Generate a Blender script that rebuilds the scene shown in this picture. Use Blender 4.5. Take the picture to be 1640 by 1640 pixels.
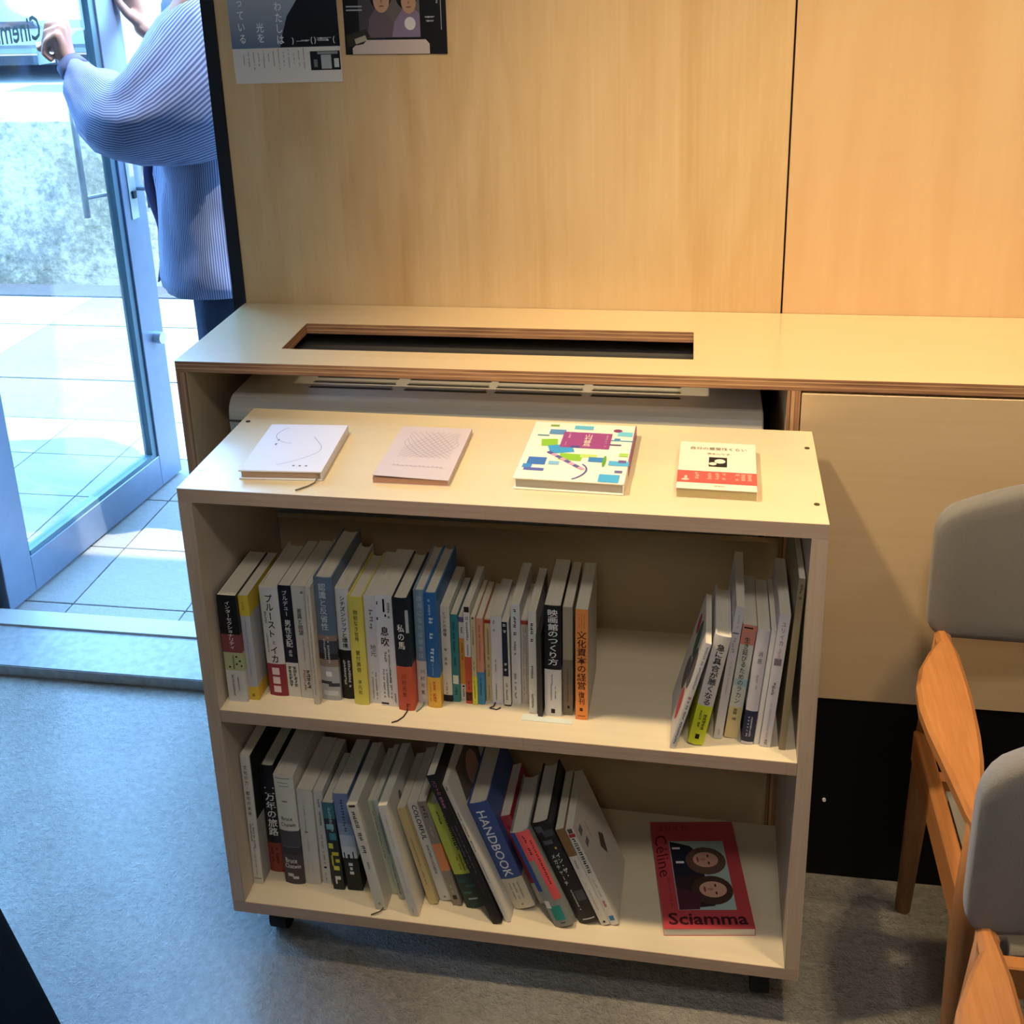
import bpy, bmesh, math, random
from mathutils import Vector, Matrix

for _o in list(bpy.data.objects): bpy.data.objects.remove(_o)
SC = bpy.context.scene
COL = SC.collection
random.seed(7)

# ------------------------------------------------------------------ camera
FPX, CX, CY = 1829.99, 797.18, 528.33
camd = bpy.data.cameras.new('camera')
camd.sensor_width = 36.0
camd.lens = FPX / 1640 * 36
camd.shift_x = (820 - CX) / 1640
camd.shift_y = (CY - 820) / 1640
camd.clip_start = .02
cam = bpy.data.objects.new('camera', camd)
COL.objects.link(cam)
cam.location = (.6403, -1.2045, 1.4475)
cam.rotation_euler = (1.2411, .0325, .1640)
SC.camera = cam

# ------------------------------------------------------------------ world, sun, exposure
W = bpy.data.worlds.new('sky'); SC.world = W; W.use_nodes = True
bg = W.node_tree.nodes['Background']
bg.inputs[0].default_value = (.25, .54, 1.0, 1)
bg.inputs[1].default_value = 13.0
sund = bpy.data.lights.new('sun', 'SUN'); sund.energy = 7; sund.angle = .01; sund.color = (1, .97, .9)
sun = bpy.data.objects.new('sun', sund); COL.objects.link(sun); sun.location = (4, 1, 8)
sun.rotation_euler = Vector((-.50, .085, -.86)).to_track_quat('-Z', 'Y').to_euler()
SC.view_settings.view_transform = 'Standard'
SC.view_settings.look = 'None'
SC.view_settings.exposure = 0.26
SC.view_settings.gamma = 1.0
SC.view_settings.use_curve_mapping = False

# ------------------------------------------------------------------ helpers
def L(h):
    h = h.lstrip('#'); o = []
    for i in (0, 2, 4):
        c = int(h[i:i+2], 16) / 255
        o.append(c / 12.92 if c <= .04045 else ((c + .055) / 1.055) ** 2.4)
    return (*o, 1)

MATS = {}
def mat(h, rough=.6, spec=.3, metal=0.0, noise=0.0, nscale=40.0, bump=0.0, key=None):
    """plain paint, paper, plastic or cloth of one colour with a little procedural unevenness"""
    k = key or (h, rough, spec, metal, noise, nscale, bump)
    if k in MATS: return MATS[k]
    m = bpy.data.materials.new('mat_' + str(h).strip('#')); m.use_nodes = True
    nt = m.node_tree; b = nt.nodes['Principled BSDF']
    c = L(h) if isinstance(h, str) else (*h, 1)
    b.inputs['Base Color'].default_value = c
    b.inputs['Roughness'].default_value = rough
    b.inputs['Specular IOR Level'].default_value = spec
    b.inputs['Metallic'].default_value = metal
    if noise or bump:
        tc = nt.nodes.new('ShaderNodeTexCoord'); n = nt.nodes.new('ShaderNodeTexNoise')
        n.inputs['Scale'].default_value = nscale; n.inputs['Detail'].default_value = 5
        nt.links.new(tc.outputs['Object'], n.inputs['Vector'])
        if noise:
            mx = nt.nodes.new('ShaderNodeMix'); mx.data_type = 'RGBA'; mx.blend_type = 'MULTIPLY'
            mx.inputs[0].default_value = 1
            mx.inputs[6].default_value = c
            r = nt.nodes.new('ShaderNodeMapRange')
            r.inputs['From Min'].default_value = .3; r.inputs['From Max'].default_value = .7
            r.inputs['To Min'].default_value = 1 - noise; r.inputs['To Max'].default_value = 1 + noise * .4
            nt.links.new(n.outputs['Fac'], r.inputs['Value'])
            nt.links.new(r.outputs[0], mx.inputs[7]); nt.links.new(mx.outputs[2], b.inputs['Base Color'])
        if bump:
            bp = nt.nodes.new('ShaderNodeBump'); bp.inputs['Strength'].default_value = bump
            bp.inputs['Distance'].default_value = .004
            nt.links.new(n.outputs['Fac'], bp.inputs['Height']); nt.links.new(bp.outputs[0], b.inputs['Normal'])
    MATS[k] = m
    return m

def wood(name, c1, c2, axis='Z', scale=1.0, rough=.45, spec=.4, figure=.5, fibre=.55, coat=0.0):
    """veneer: long fibres along axis plus slow figure"""
    if name in MATS: return MATS[name]
    m = bpy.data.materials.new(name); m.use_nodes = True
    nt = m.node_tree; b = nt.nodes['Principled BSDF']
    tc = nt.nodes.new('ShaderNodeTexCoord')
    def noise(along, across, det, dist=0):
        mp = nt.nodes.new('ShaderNodeMapping')
        s = [across * scale] * 3; s['XYZ'.index(axis)] = along * scale
        mp.inputs['Scale'].default_value = s
        n = nt.nodes.new('ShaderNodeTexNoise'); n.inputs['Scale'].default_value = 1
        n.inputs['Detail'].default_value = det; n.inputs['Distortion'].default_value = dist
        nt.links.new(tc.outputs['Object'], mp.inputs['Vector']); nt.links.new(mp.outputs[0], n.inputs['Vector'])
        return n.outputs['Fac']
    fib = noise(3, 190, 3); fig = noise(1.3, 11, 4, 1.4); flk = noise(9, 60, 2, .5)
    def math_(op, a, bb):
        x = nt.nodes.new('ShaderNodeMath'); x.operation = op
        for i, v in enumerate((a, bb)):
            if isinstance(v, (int, float)): x.inputs[i].default_value = v
            else: nt.links.new(v, x.inputs[i])
        return x.outputs[0]
    s = math_('ADD', math_('MULTIPLY', fig, figure * 1.3), math_('MULTIPLY', fib, fibre))
    s = math_('ADD', s, math_('MULTIPLY', flk, .25))
    r = nt.nodes.new('ShaderNodeMapRange'); mid = figure * .65 + fibre * .5 + .125; sp = figure * .32 + fibre * .12 + .02
    r.inputs['From Min'].default_value = mid - sp
    r.inputs['From Max'].default_value = mid + sp
    if coat:
        b.inputs['Coat Weight'].default_value = coat; b.inputs['Coat Roughness'].default_value = .16; b.inputs['Coat IOR'].default_value = 1.75
    nt.links.new(s, r.inputs['Value'])
    mx = nt.nodes.new('ShaderNodeMix'); mx.data_type = 'RGBA'
    mx.inputs[6].default_value = L(c1); mx.inputs[7].default_value = L(c2)
    nt.links.new(r.outputs[0], mx.inputs[0]); nt.links.new(mx.outputs[2], b.inputs['Base Color'])
    b.inputs['Roughness'].default_value = rough; b.inputs['Specular IOR Level'].default_value = spec
    MATS[name] = m
    return m

def plyedge(name, axis, pitch, colors):
    """edge of plywood: thin plies stacked along one axis"""
    if name in MATS: return MATS[name]
    m = bpy.data.materials.new(name); m.use_nodes = True
    nt = m.node_tree; b = nt.nodes['Principled BSDF']
    tc = nt.nodes.new('ShaderNodeTexCoord'); sp = nt.nodes.new('ShaderNodeSeparateXYZ')
    nt.links.new(tc.outputs['Object'], sp.inputs[0])
    dv = nt.nodes.new('ShaderNodeMath'); dv.operation = 'DIVIDE'; dv.inputs[1].default_value = pitch
    nt.links.new(sp.outputs['XYZ'.index(axis)], dv.inputs[0])
    fl = nt.nodes.new('ShaderNodeMath'); fl.operation = 'FLOOR'; nt.links.new(dv.outputs[0], fl.inputs[0])
    wn = nt.nodes.new('ShaderNodeTexWhiteNoise'); wn.noise_dimensions = '1D'; nt.links.new(fl.outputs[0], wn.inputs['W'])
    mp = nt.nodes.new('ShaderNodeMapping'); mp.inputs['Scale'].default_value = [300 if a == axis else 12 for a in 'XYZ']
    n = nt.nodes.new('ShaderNodeTexNoise'); n.inputs['Scale'].default_value = 1
    nt.links.new(tc.outputs['Object'], mp.inputs['Vector']); nt.links.new(mp.outputs[0], n.inputs['Vector'])
    ad = nt.nodes.new('ShaderNodeMath'); ad.operation = 'MULTIPLY_ADD'; ad.inputs[1].default_value = .5; ad.inputs[2].default_value = -.25
    nt.links.new(n.outputs['Fac'], ad.inputs[0])
    s = nt.nodes.new('ShaderNodeMath'); s.operation = 'ADD'
    nt.links.new(wn.outputs['Value'], s.inputs[0]); nt.links.new(ad.outputs[0], s.inputs[1])
    cr = nt.nodes.new('ShaderNodeValToRGB')
    e = cr.color_ramp.elements
    while len(e) < len(colors): e.new(.5)
    for i, c in enumerate(colors):
        e[i].position = i / (len(colors) - 1); e[i].color = L(c)
    nt.links.new(s.outputs[0], cr.inputs[0]); nt.links.new(cr.outputs[0], b.inputs['Base Color'])
    b.inputs['Roughness'].default_value = .6
    MATS[name] = m
    return m

def pages_mat():
    if 'pages' in MATS: return MATS['pages']
    m = mat('#d8d2c2', .8, .1, key='pages')
    nt = m.node_tree; b = nt.nodes['Principled BSDF']
    tc = nt.nodes.new('ShaderNodeTexCoord'); mp = nt.nodes.new('ShaderNodeMapping')
    mp.inputs['Scale'].default_value = (1800, 14, 14)
    n = nt.nodes.new('ShaderNodeTexNoise'); n.inputs['Scale'].default_value = 1
    nt.links.new(tc.outputs['Object'], mp.inputs['Vector']); nt.links.new(mp.outputs[0], n.inputs['Vector'])
    mx = nt.nodes.new('ShaderNodeMix'); mx.data_type = 'RGBA'
    mx.inputs[6].default_value = L('#bdb6a4'); mx.inputs[7].default_value = L('#e4dfd0')
    nt.links.new(n.outputs['Fac'], mx.inputs[0]); nt.links.new(mx.outputs[2], b.inputs['Base Color'])
    return m

def link(o, parent=None):
    COL.objects.link(o)
    if parent is not None: o.parent = parent
    return o

def tag(o, label=None, cat=None, group=None, kind=None):
    if label: o['label'] = label
    if cat: o['category'] = cat
    if group: o['group'] = group
    if kind: o['kind'] = kind
    return o

def empty(name, loc, label=None, cat=None, group=None, rot=(0, 0, 0), kind=None):
    o = bpy.data.objects.new(name, None); o.empty_display_size = .05
    o.location = loc; o.rotation_euler = rot
    link(o); tag(o, label, cat, group, kind)
    return o

class MB:
    """collects vertices and faces for one mesh object"""
    def __init__(s): s.v = []; s.f = []; s.m = []; s.uv = None
    def add(s, v, f, mi=0):
        n = len(s.v); s.v += [tuple(p) for p in v]; s.f += [[i + n for i in q] for q in f]; s.m += [mi] * len(f); return s
    def box(s, x0, x1, y0, y1, z0, z1, mi=0):
        return s.add([(x0,y0,z0),(x1,y0,z0),(x1,y1,z0),(x0,y1,z0),(x0,y0,z1),(x1,y0,z1),(x1,y1,z1),(x0,y1,z1)],
                     [[0,3,2,1],[4,5,6,7],[0,1,5,4],[1,2,6,5],[2,3,7,6],[3,0,4,7]], mi)
    def prism(s, pts, axis, a, b, mi=0):
        """extrude a 2D polygon (CCW) along axis from a to b"""
        n = len(pts)
        def P(p, w):
            return {'X': (w, p[0], p[1]), 'Y': (p[0], w, p[1]), 'Z': (p[0], p[1], w)}[axis]
        v = [P(p, a) for p in pts] + [P(p, b) for p in pts]
        f = [list(range(n))[::-1], list(range(n, 2 * n))] + [[i, (i+1) % n, n + (i+1) % n, n + i] for i in range(n)]
        return s.add(v, f, mi)
    def cyl(s, c, r, h, axis='Z', n=20, mi=0, r2=None):
        r2 = r if r2 is None else r2
        v = []
        for k, rr in ((0, r), (h, r2)):
            for i in range(n):
                a = 2 * math.pi * i / n; q = (rr * math.cos(a), rr * math.sin(a))
                p = {'Z': (q[0], q[1], k), 'Y': (q[0], k, q[1]), 'X': (k, q[0], q[1])}[axis]
                v.append((c[0] + p[0], c[1] + p[1], c[2] + p[2]))
        f = [list(range(n))[::-1], list(range(n, 2 * n))] + [[i, (i+1) % n, n + (i+1) % n, n + i] for i in range(n)]
        return s.add(v, f, mi)
    def loft(s, rings, closed=True, caps=True, mi=0):
        n = len(rings[0]); v = [p for r in rings for p in r]; f = []
        for k in range(len(rings) - 1):
            for i in range(n if closed else n - 1):
                j = (i + 1) % n
                f.append([k*n+i, k*n+j, (k+1)*n+j, (k+1)*n+i])
        if caps and closed:
            f.append(list(range(n))[::-1]); f.append([(len(rings)-1)*n + i for i in range(n)])
        return s.add(v, f, mi)
    def tube(s, pts, r, n=8, mi=0):
        rings = []; pts = [Vector(p) for p in pts]
        for i, p in enumerate(pts):
            t = (pts[min(i+1, len(pts)-1)] - pts[max(i-1, 0)]).normalized()
            u = t.orthogonal().normalized() if i == 0 else (u - t * u.dot(t)).normalized()
            w = t.cross(u); rr = r[i] if isinstance(r, (list, tuple)) else r
            rings.append([p + (u * math.cos(2*math.pi*k/n) + w * math.sin(2*math.pi*k/n)) * rr for k in range(n)])
        return s.loft(rings, mi=mi)
    def build(s, name, m, parent=None, smooth=False, bevel=0, seg=2, fix=True, loc=None):
        me = bpy.data.meshes.new(name); me.from_pydata(s.v, [], s.f)
        ms = m if isinstance(m, (list, tuple)) else [m]
        for x in ms: me.materials.append(x)
        for p, i in zip(me.polygons, s.m): p.material_index = i
        if fix or bevel:
            b = bmesh.new(); b.from_mesh(me)
            if fix: bmesh.ops.recalc_face_normals(b, faces=b.faces)
            if bevel:
                bmesh.ops.bevel(b, geom=[e for e in b.edges if len(e.link_faces) == 2 and e.calc_face_angle(0) > .5],
                                offset=bevel, segments=seg, affect='EDGES', clamp_overlap=True)
            b.to_mesh(me); b.free()
        if smooth:
            for p in me.polygons: p.use_smooth = True
        o = bpy.data.objects.new(name, me)
        if loc is not None: o.location = loc
        return link(o, parent)

def box(name, x0, x1, y0, y1, z0, z1, m, parent=None, bevel=0, **k):
    return MB().box(x0, x1, y0, y1, z0, z1).build(name, m, parent, bevel=bevel, **k)

def struct(o): o['kind'] = 'structure'; return o

# glyphs -----------------------------------------------------------------
GL = {}
def glyph(ch, bold=0.0):
    if (ch, bold) in GL: return GL[(ch, bold)]
    cu = bpy.data.curves.new('glyph', 'FONT'); cu.body = ch; cu.resolution_u = 2; cu.size = 1; cu.offset = bold
    ob = bpy.data.objects.new('glyph', cu); COL.objects.link(ob)
    dg = bpy.context.evaluated_depsgraph_get(); ev = ob.evaluated_get(dg); me = ev.to_mesh()
    v = [(p.co.x, p.co.y) for p in me.vertices]; f = [list(p.vertices) for p in me.polygons]
    ev.to_mesh_clear(); bpy.data.objects.remove(ob); bpy.data.curves.remove(cu)
    GL[(ch, bold)] = (v, f); return GL[(ch, bold)]

def text_flat(txt, w, h, mode='h', bold=0.0):
    """vertices (x right, y up, centred) and faces of a line of text in a w x h box; v = characters stacked, r = line turned to read downwards"""
    V = []; F = []
    def put(ch, fx):
        v, f = glyph(ch, bold); n = len(V); V.extend(fx(p) for p in v); F.extend([[i + n for i in q] for q in f])
    if mode == 'v':
        n = len(txt); pitch = h / n
        for i, ch in enumerate(txt):
            if ch == ' ': continue
            v, _ = glyph(ch, bold)
            if not v: continue
            rot = ch in 'ー〜'
            xs = [p[0] for p in v]; ys = [p[1] for p in v]
            cx = (min(xs) + max(xs)) / 2; cy = (min(ys) + max(ys)) / 2
            sx = w / .95; sy = min(pitch / 1.0, sx * 1.25)
            yc = h / 2 - pitch * (i + .5)
            if rot: put(ch, lambda p: (-(p[1]-cy) * sx, -(p[0]-cx) * sy + yc))
            else: put(ch, lambda p: ((p[0]-cx) * sx, (p[1]-cy) * sy + yc))
    else:
        v, f = glyph(txt, bold)
        xs = [p[0] for p in v]; ys = [p[1] for p in v]
        bw, bh = max(xs) - min(xs), max(ys) - min(ys)
        cx = (min(xs) + max(xs)) / 2; cy = (min(ys) + max(ys)) / 2
        ln, ht = (w, h) if mode == 'h' else (h, w)
        sx, sy = ln / bw, ht / bh
        if mode == 'h': put(txt, lambda p: ((p[0]-cx) * sx, (p[1]-cy) * sy))
        else: put(txt, lambda p: ((p[1]-cy) * sy, -(p[0]-cx) * sx))
    return V, F

def print_on(name, items, frame, parent, lift=.0003):
    """flat print: items = list of (verts2d, faces, cx, cy, hexcolour); frame(u, v, lift) -> local point"""
    items = [(V, F, cx, cy, c, lift + i * 1.2e-5) for i, (V, F, cx, cy, c) in enumerate(items) if V]
    # prints that lie apart become parts of their own
    bx = [(min(p[0] for p in V) + cx, max(p[0] for p in V) + cx, min(p[1] for p in V) + cy, max(p[1] for p in V) + cy) for V, F, cx, cy, c, l in items]
    grp = list(range(len(items)))
    def root(i):
        while grp[i] != i: i = grp[i]
        return i
    for i in range(len(items)):
        for j in range(i):
            a, b = bx[i], bx[j]
            gx = max(0, a[0] - b[1], b[0] - a[1]); gy = max(0, a[2] - b[3], b[2] - a[3])
            if math.hypot(gx, gy) < .016: grp[root(i)] = root(j)
    first = None
    for r in sorted({root(i) for i in range(len(items))}):
        mb = MB(); cols = []
        for i, (V, F, cx, cy, c, l) in enumerate(items):
            if root(i) != r: continue
            if c not in cols: cols.append(c)
            mb.add([frame(p[0] + cx, p[1] + cy, l) for p in V], F, cols.index(c))
        o = mb.build(name, [mat(c, .7, .2) for c in cols], parent, fix=False)
        first = first or o
    return first

def rect2(w, h): return [(-w/2, -h/2), (w/2, -h/2), (w/2, h/2), (-w/2, h/2)], [[0, 1, 2, 3]]
def ell2(w, h, n=20): return [(w/2*math.cos(2*math.pi*i/n), h/2*math.sin(2*math.pi*i/n)) for i in range(n)], [list(range(n))]
def marks2(w, h, seed, dens=1.0, pitch=.0024):
    """a column of tiny illegible characters, top to bottom"""
    r = random.Random(seed); V = []; F = []; y = h / 2
    while y > -h / 2 + pitch:
        if r.random() < .86 * dens:
            for k in range(2):
                ww = w * r.uniform(.45, 1); hh = pitch * .22
                yy = y - pitch * (.25 + .45 * k); xx = r.uniform(-1, 1) * (w - ww) / 2
                n = len(V); V += [(xx-ww/2, yy-hh/2), (xx+ww/2, yy-hh/2), (xx+ww/2, yy+hh/2), (xx-ww/2, yy+hh/2)]; F.append([n, n+1, n+2, n+3])
            ww = w * .16; xx = r.uniform(-.3, .3) * w
            n = len(V); V += [(xx-ww/2, y-pitch*.9), (xx+ww/2, y-pitch*.9), (xx+ww/2, y-pitch*.08), (xx-ww/2, y-pitch*.08)]; F.append([n, n+1, n+2, n+3])
        y -= pitch
    return V, F

# ================================================================== SETTING
WALLY = .6053
def concrete(name, c1, c2, bump, nsc, rough, spec, blot=2.2):
    m = bpy.data.materials.new(name); m.use_nodes = True
    nt = m.node_tree; b = nt.nodes['Principled BSDF']; tc = nt.nodes.new('ShaderNodeTexCoord')
    def nz(s, d):
        n = nt.nodes.new('ShaderNodeTexNoise'); n.inputs['Scale'].default_value = s; n.inputs['Detail'].default_value = d
        n.inputs['Roughness'].default_value = .62
        nt.links.new(tc.outputs['Object'], n.inputs['Vector']); return n.outputs['Fac']
    a = nz(blot, 6); f = nz(nsc, 6); g = nz(nsc * 3.1, 4)
    ad = nt.nodes.new('ShaderNodeMath'); ad.operation = 'MULTIPLY_ADD'; ad.inputs[1].default_value = .6
    nt.links.new(f, ad.inputs[0]); nt.links.new(a, ad.inputs[2])
    r = nt.nodes.new('ShaderNodeMapRange'); r.inputs['From Min'].default_value = .55; r.inputs['From Max'].default_value = 1.05
    nt.links.new(ad.outputs[0], r.inputs['Value'])
    mx = nt.nodes.new('ShaderNodeMix'); mx.data_type = 'RGBA'; mx.inputs[6].default_value = L(c1); mx.inputs[7].default_value = L(c2)
    nt.links.new(r.outputs[0], mx.inputs[0]); nt.links.new(mx.outputs[2], b.inputs['Base Color'])
    hs = nt.nodes.new('ShaderNodeMath'); hs.operation = 'MULTIPLY_ADD'; hs.inputs[1].default_value = .5
    nt.links.new(g, hs.inputs[0]); nt.links.new(f, hs.inputs[2])
    bp = nt.nodes.new('ShaderNodeBump'); bp.inputs['Strength'].default_value = bump; bp.inputs['Distance'].default_value = .02
    nt.links.new(hs.outputs[0], bp.inputs['Height']); nt.links.new(bp.outputs[0], b.inputs['Normal'])
    b.inputs['Roughness'].default_value = rough; b.inputs['Specular IOR Level'].default_value = spec
    return m

M_floor = concrete('floor_concrete', '#8b867d', '#cfccc4', 1.0, 80, .4, .6)
fb = M_floor.node_tree.nodes['Principled BSDF']; fb.inputs['Coat Weight'].default_value = .7; fb.inputs['Coat Roughness'].default_value = .3
M_wall = wood('wall_veneer', '#c9a673', '#e0c79b', 'Z', .8, .42, .4, .8, .22)
M_wall2 = wood('wall_veneer_plain', '#cfa979', '#dcbd92', 'Z', .6, .42, .4, .8, .2)
M_white = mat('#e6e2da', .7)
M_black = mat('#0b0b0d', .6, .15)
M_frame = mat('#1c1f24', .45, .4)

fl = MB().box(-3.2, 3.2, -3.4, .66, -.06, 0).build('floor', M_floor); struct(fl)
ce = MB().box(-3.2, 3.2, -3.4, .9, 2.45, 2.55).build('ceiling', M_white); struct(ce)
struct(box('wall_left', -3.3, -3.2, -3.4, .9, 0, 2.5, mat('#a39d92', .8)))
struct(box('wall_right', 3.2, 3.3, -3.4, .9, 0, 2.5, M_wall2))
struct(box('wall_front', -3.3, 3.3, -3.5, -3.4, 0, 2.5, mat('#a39d92', .8)))
# facade wall with the timber lining; its two sheets meet in an open joint
wb = struct(box('wall_back', -.126, 3.2, WALLY + .012, .9, 0, 2.5, mat('#2a2119', .8)))
for x0, x1, m in ((-.126, .7862, M_wall), (.7892, 1.92, M_wall2), (1.923, 3.2, M_wall)):
    box('wood_panel', x0, x1, WALLY, WALLY + .012, 0, 2.45, m, wb, bevel=.0008, seg=1)
struct(box('wall_lintel', -3.2, -.126, .64, .9, 2.12, 2.5, mat('#3a3530', .7)))
struct(box('wall_corner', -3.2, -2.75, .64, .9, 0, 2.12, mat('#3a3530', .7)))
# door frame
tr = struct(box('trim_1', -.1485, -.126, WALLY - .002, .87, 0, 2.12, M_frame))
struct(box('trim_2', -.985, -.925, .80, .88, 0, 2.12, M_frame))
struct(box('trim_3', -.925, -.1485, .80, .88, 2.06, 2.12, M_frame))
th = MB().box(-2.75, -.1485, .650, .845, 0, .026).build('trim_4', mat('#9a9c9c', .4, .5, .15, .2, 60), bevel=.002)
struct(th)
box('sill_strip', -2.75, -.1485, .79, .846, .026, .031, mat('#b4b4b0', .4, .5, .1), th)
# glass
def glass(name, tint=(.93, .98, 1), gl=.10):
    m = bpy.data.materials.new(name); m.use_nodes = True; nt = m.node_tree
    for n in list(nt.nodes):
        if n.type != 'OUTPUT_MATERIAL': nt.nodes.remove(n)
    out = [n for n in nt.nodes][0]
    t = nt.nodes.new('ShaderNodeBsdfTransparent'); t.inputs[0].default_value = (*tint, 1)
    g = nt.nodes.new('ShaderNodeBsdfGlossy'); g.inputs['Roughness'].default_value = .02
    mx = nt.nodes.new('ShaderNodeMixShader'); mx.inputs[0].default_value = gl
    nt.links.new(t.outputs[0], mx.inputs[1]); nt.links.new(g.outputs[0], mx.inputs[2]); nt.links.new(mx.outputs[0], out.inputs[0])
    return m
M_glass = glass('clear_glass')
# unseen shop window beside the door, added to let in more daylight
wn = struct(empty('window_1', (-1.87, .84, 0)))
for a in ((-2.75, -2.70, 0, 2.12), (-1.03, -.985, 0, 2.12), (-2.70, -1.03, .031, .09), (-2.70, -1.03, 2.05, 2.12)):
    box('window_frame', a[0] + 1.87, a[1] + 1.87, -.03, .03, max(a[2], .031), a[3], M_frame, wn)
box('pane', -.83, .84, -.004, .004, .09, 2.05, M_glass, wn)

# ---- outside ground
gmat = concrete('street_concrete', '#7d7b76', '#8f8d88', .5, 30, .8, .2)
gmat2 = concrete('street_concrete_pale', '#a09d97', '#b3b0aa', .4, 26, .8, .2)
g = struct(box('ground', -7, 3.2, .66, 9, -.12, -.012, mat('#7d8485', .9)))
for x0, x1, y0, y1, m in ((-1.97, 3.2, 1.979, 2.315, gmat), (-1.97, 3.2, 2.325, 2.90, gmat), (-1.97, 3.2, 2.91, 3.28, gmat),
                          (-7, -1.975, 1.979, 2.315, gmat2), (-7, -1.975, 2.325, 2.90, gmat2), (-7, -1.975, 2.91, 3.28, gmat2)):
    box('paving_slab', x0, x1, y0, y1, -.012, -.002, m, g)
box('gutter_strip', -7, 3.2, 3.285, 3.45, -.012, .004, concrete('gutter', '#5a5a5c', '#6c6c6c', .6, 45, .9, .1), g)
tile_ms = [concrete('porch_tile_%d' % i, a, b, .25, 60, .6, .35) for i, (a, b) in enumerate((('#8a8783', '#979490'), ('#8f8c88', '#9c9995'), ('#86837f', '#93908c')))]
TX, TY = .281, .261
tiles = {}
pr_ = struct(box('porch', -2.8, .9, .846, 1.976, -.012, -.006, mat('#5d666b', .9)))
for i in range(-8, 5):
    for j in range(-1, 4):
        x0 = max(-.494 + i * TX, -2.75); x1 = min(-.494 + (i + 1) * TX, .9); y0 = max(.93 + j * TY, .848); y1 = .93 + (j + 1) * TY
        if x1 - x0 < .03: continue
        k = (round(x1 - x0, 3), round(y1 - y0, 3), (i * 5 + j * 3) % 3)
        if k not in tiles:
            tiles[k] = MB().box(.0018, x1 - x0 - .0018, .0018, y1 - y0 - .0018, -.006, .0).build('porch_tile', tile_ms[k[2]], pr_, bevel=.0012, seg=1)
            tiles[k].location = (x0, y0, 0)
        else:
            o = tiles[k].copy(); link(o, pr_); o.location = (x0, y0, 0)

# ---- mossy retaining wall and what stands beyond it
def moss():
    m = bpy.data.materials.new('mossy_concrete'); m.use_nodes = True; nt = m.node_tree; b = nt.nodes['Principled BSDF']
    tc = nt.nodes.new('ShaderNodeTexCoord')
    def nz(s, d, r=.65):
        n = nt.nodes.new('ShaderNodeTexNoise'); n.inputs['Scale'].default_value = s; n.inputs['Detail'].default_value = d; n.inputs['Roughness'].default_value = r
        nt.links.new(tc.outputs['Object'], n.inputs['Vector']); return n.outputs['Fac']
    a = nz(2.6, 8, .7); f = nz(26, 6, .7); w = nz(1.3, 3)
    s = nt.nodes.new('ShaderNodeMath'); s.operation = 'MULTIPLY_ADD'; s.inputs[1].default_value = .8
    nt.links.new(f, s.inputs[0]); nt.links.new(a, s.inputs[2])
    cr = nt.nodes.new('ShaderNodeValToRGB'); e = cr.color_ramp.elements
    e[0].position = .62; e[0].color = L('#565444'); e[1].position = 1.12; e[1].color = L('#b5aa94')
    x = e.new(.82); x.color = L('#857c68')
    nt.links.new(s.outputs[0], cr.inputs[0])
    mx = nt.nodes.new('ShaderNodeMix'); mx.data_type = 'RGBA'; mx.inputs[7].default_value = L('#b79a66')
    r = nt.nodes.new('ShaderNodeMapRange'); r.inputs['From Min'].default_value = .60; r.inputs['From Max'].default_value = .75; r.inputs['To Max'].default_value = .7
    nt.links.new(w, r.inputs['Value']); nt.links.new(r.outputs[0], mx.inputs[0]); nt.links.new(cr.outputs[0], mx.inputs[6])
    nt.links.new(mx.outputs[2], b.inputs['Base Color'])
    bp = nt.nodes.new('ShaderNodeBump'); bp.inputs['Strength'].default_value = .8; bp.inputs['Distance'].default_value = .02
    nt.links.new(f, bp.inputs['Height']); nt.links.new(bp.outputs[0], b.inputs['Normal'])
    b.inputs['Roughness'].default_value = .9
    return m
M_moss = moss()
rw = empty('retaining_wall', (-2, 3.6, -.012), 'mossy grey concrete retaining wall across the street outside the door', 'wall')
for i in range(5):
    x0 = -7 + i * 2.04
    MB().box(x0 + 2, x0 + 2.034 + 2, -.15, .1, .001, .77).build('wall_segment', M_moss, rw, bevel=.006, seg=1)
lot = struct(box('ground_upper', -9, 3.2, 3.7, 9, .5, .757, mat('#a8a59f', .9, .1, 0, .12, 8)))
hw = empty('concrete_block_wall', (-2, 6.6, .757), 'speckled grey concrete wall far behind the parked car', 'wall')
MB().box(-.9, 4.5, 0, .15, 0, .30).build('wall_face', M_moss, hw)
MB().box(-6.5, 4.5, .15, .5, 0, 2.6).build('wall_back_face', mat('#a9a7a2', .8), hw)
# parked car, pale blue, seen side on through the door glass
car = empty('parked_car', (-3.15, 5.7, .757), 'pale blue parked car on the raised lot behind the mossy wall', 'car')
M_car = mat('#8a9499', .35, .5); M_carw = mat('#dfe9ec', .3, .5); M_dark = mat('#1b2027', .5, .3)
prof = [(-2.0, .16), (1.85, .16), (1.98, .3), (1.95, .62), (1.6, .74), (.95, .84), (.35, 1.36), (-1.25, 1.4), (-1.85, .92), (-2.02, .7)]
MB().prism(prof, 'Y', -.8, .8).build('body', M_car, car, bevel=.05, seg=3, smooth=False)
MB().box(-1.9, 1.9, -.815, -.805, .10, .15).build('sill', M_dark, car)
MB().box(-1.95, 1.9, -.82, -.806, .30, .34).build('side_trim', M_dark, car)
for x in (-1.25, 1.25):
    wh = MB().cyl((x, -.84, .31), .31, .2, 'Y', 28).build('wheel', mat('#16181b', .8, .2), car)
    MB().cyl((x, -.85, .31), .19, .02, 'Y', 20).build('hub_cap', mat('#aab2b8', .4, .5, .7), wh)
MB().prism([(-1.1, .88), (.75, .88), (.28, 1.30), (-1.05, 1.33)], 'Y', -.812, -.803).build('side_window', mat('#3c4a55', .1, .6), car)
MB().box(1.9, 1.99, -.6, .6, .3, .42).build('bumper', M_dark, car)
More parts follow.
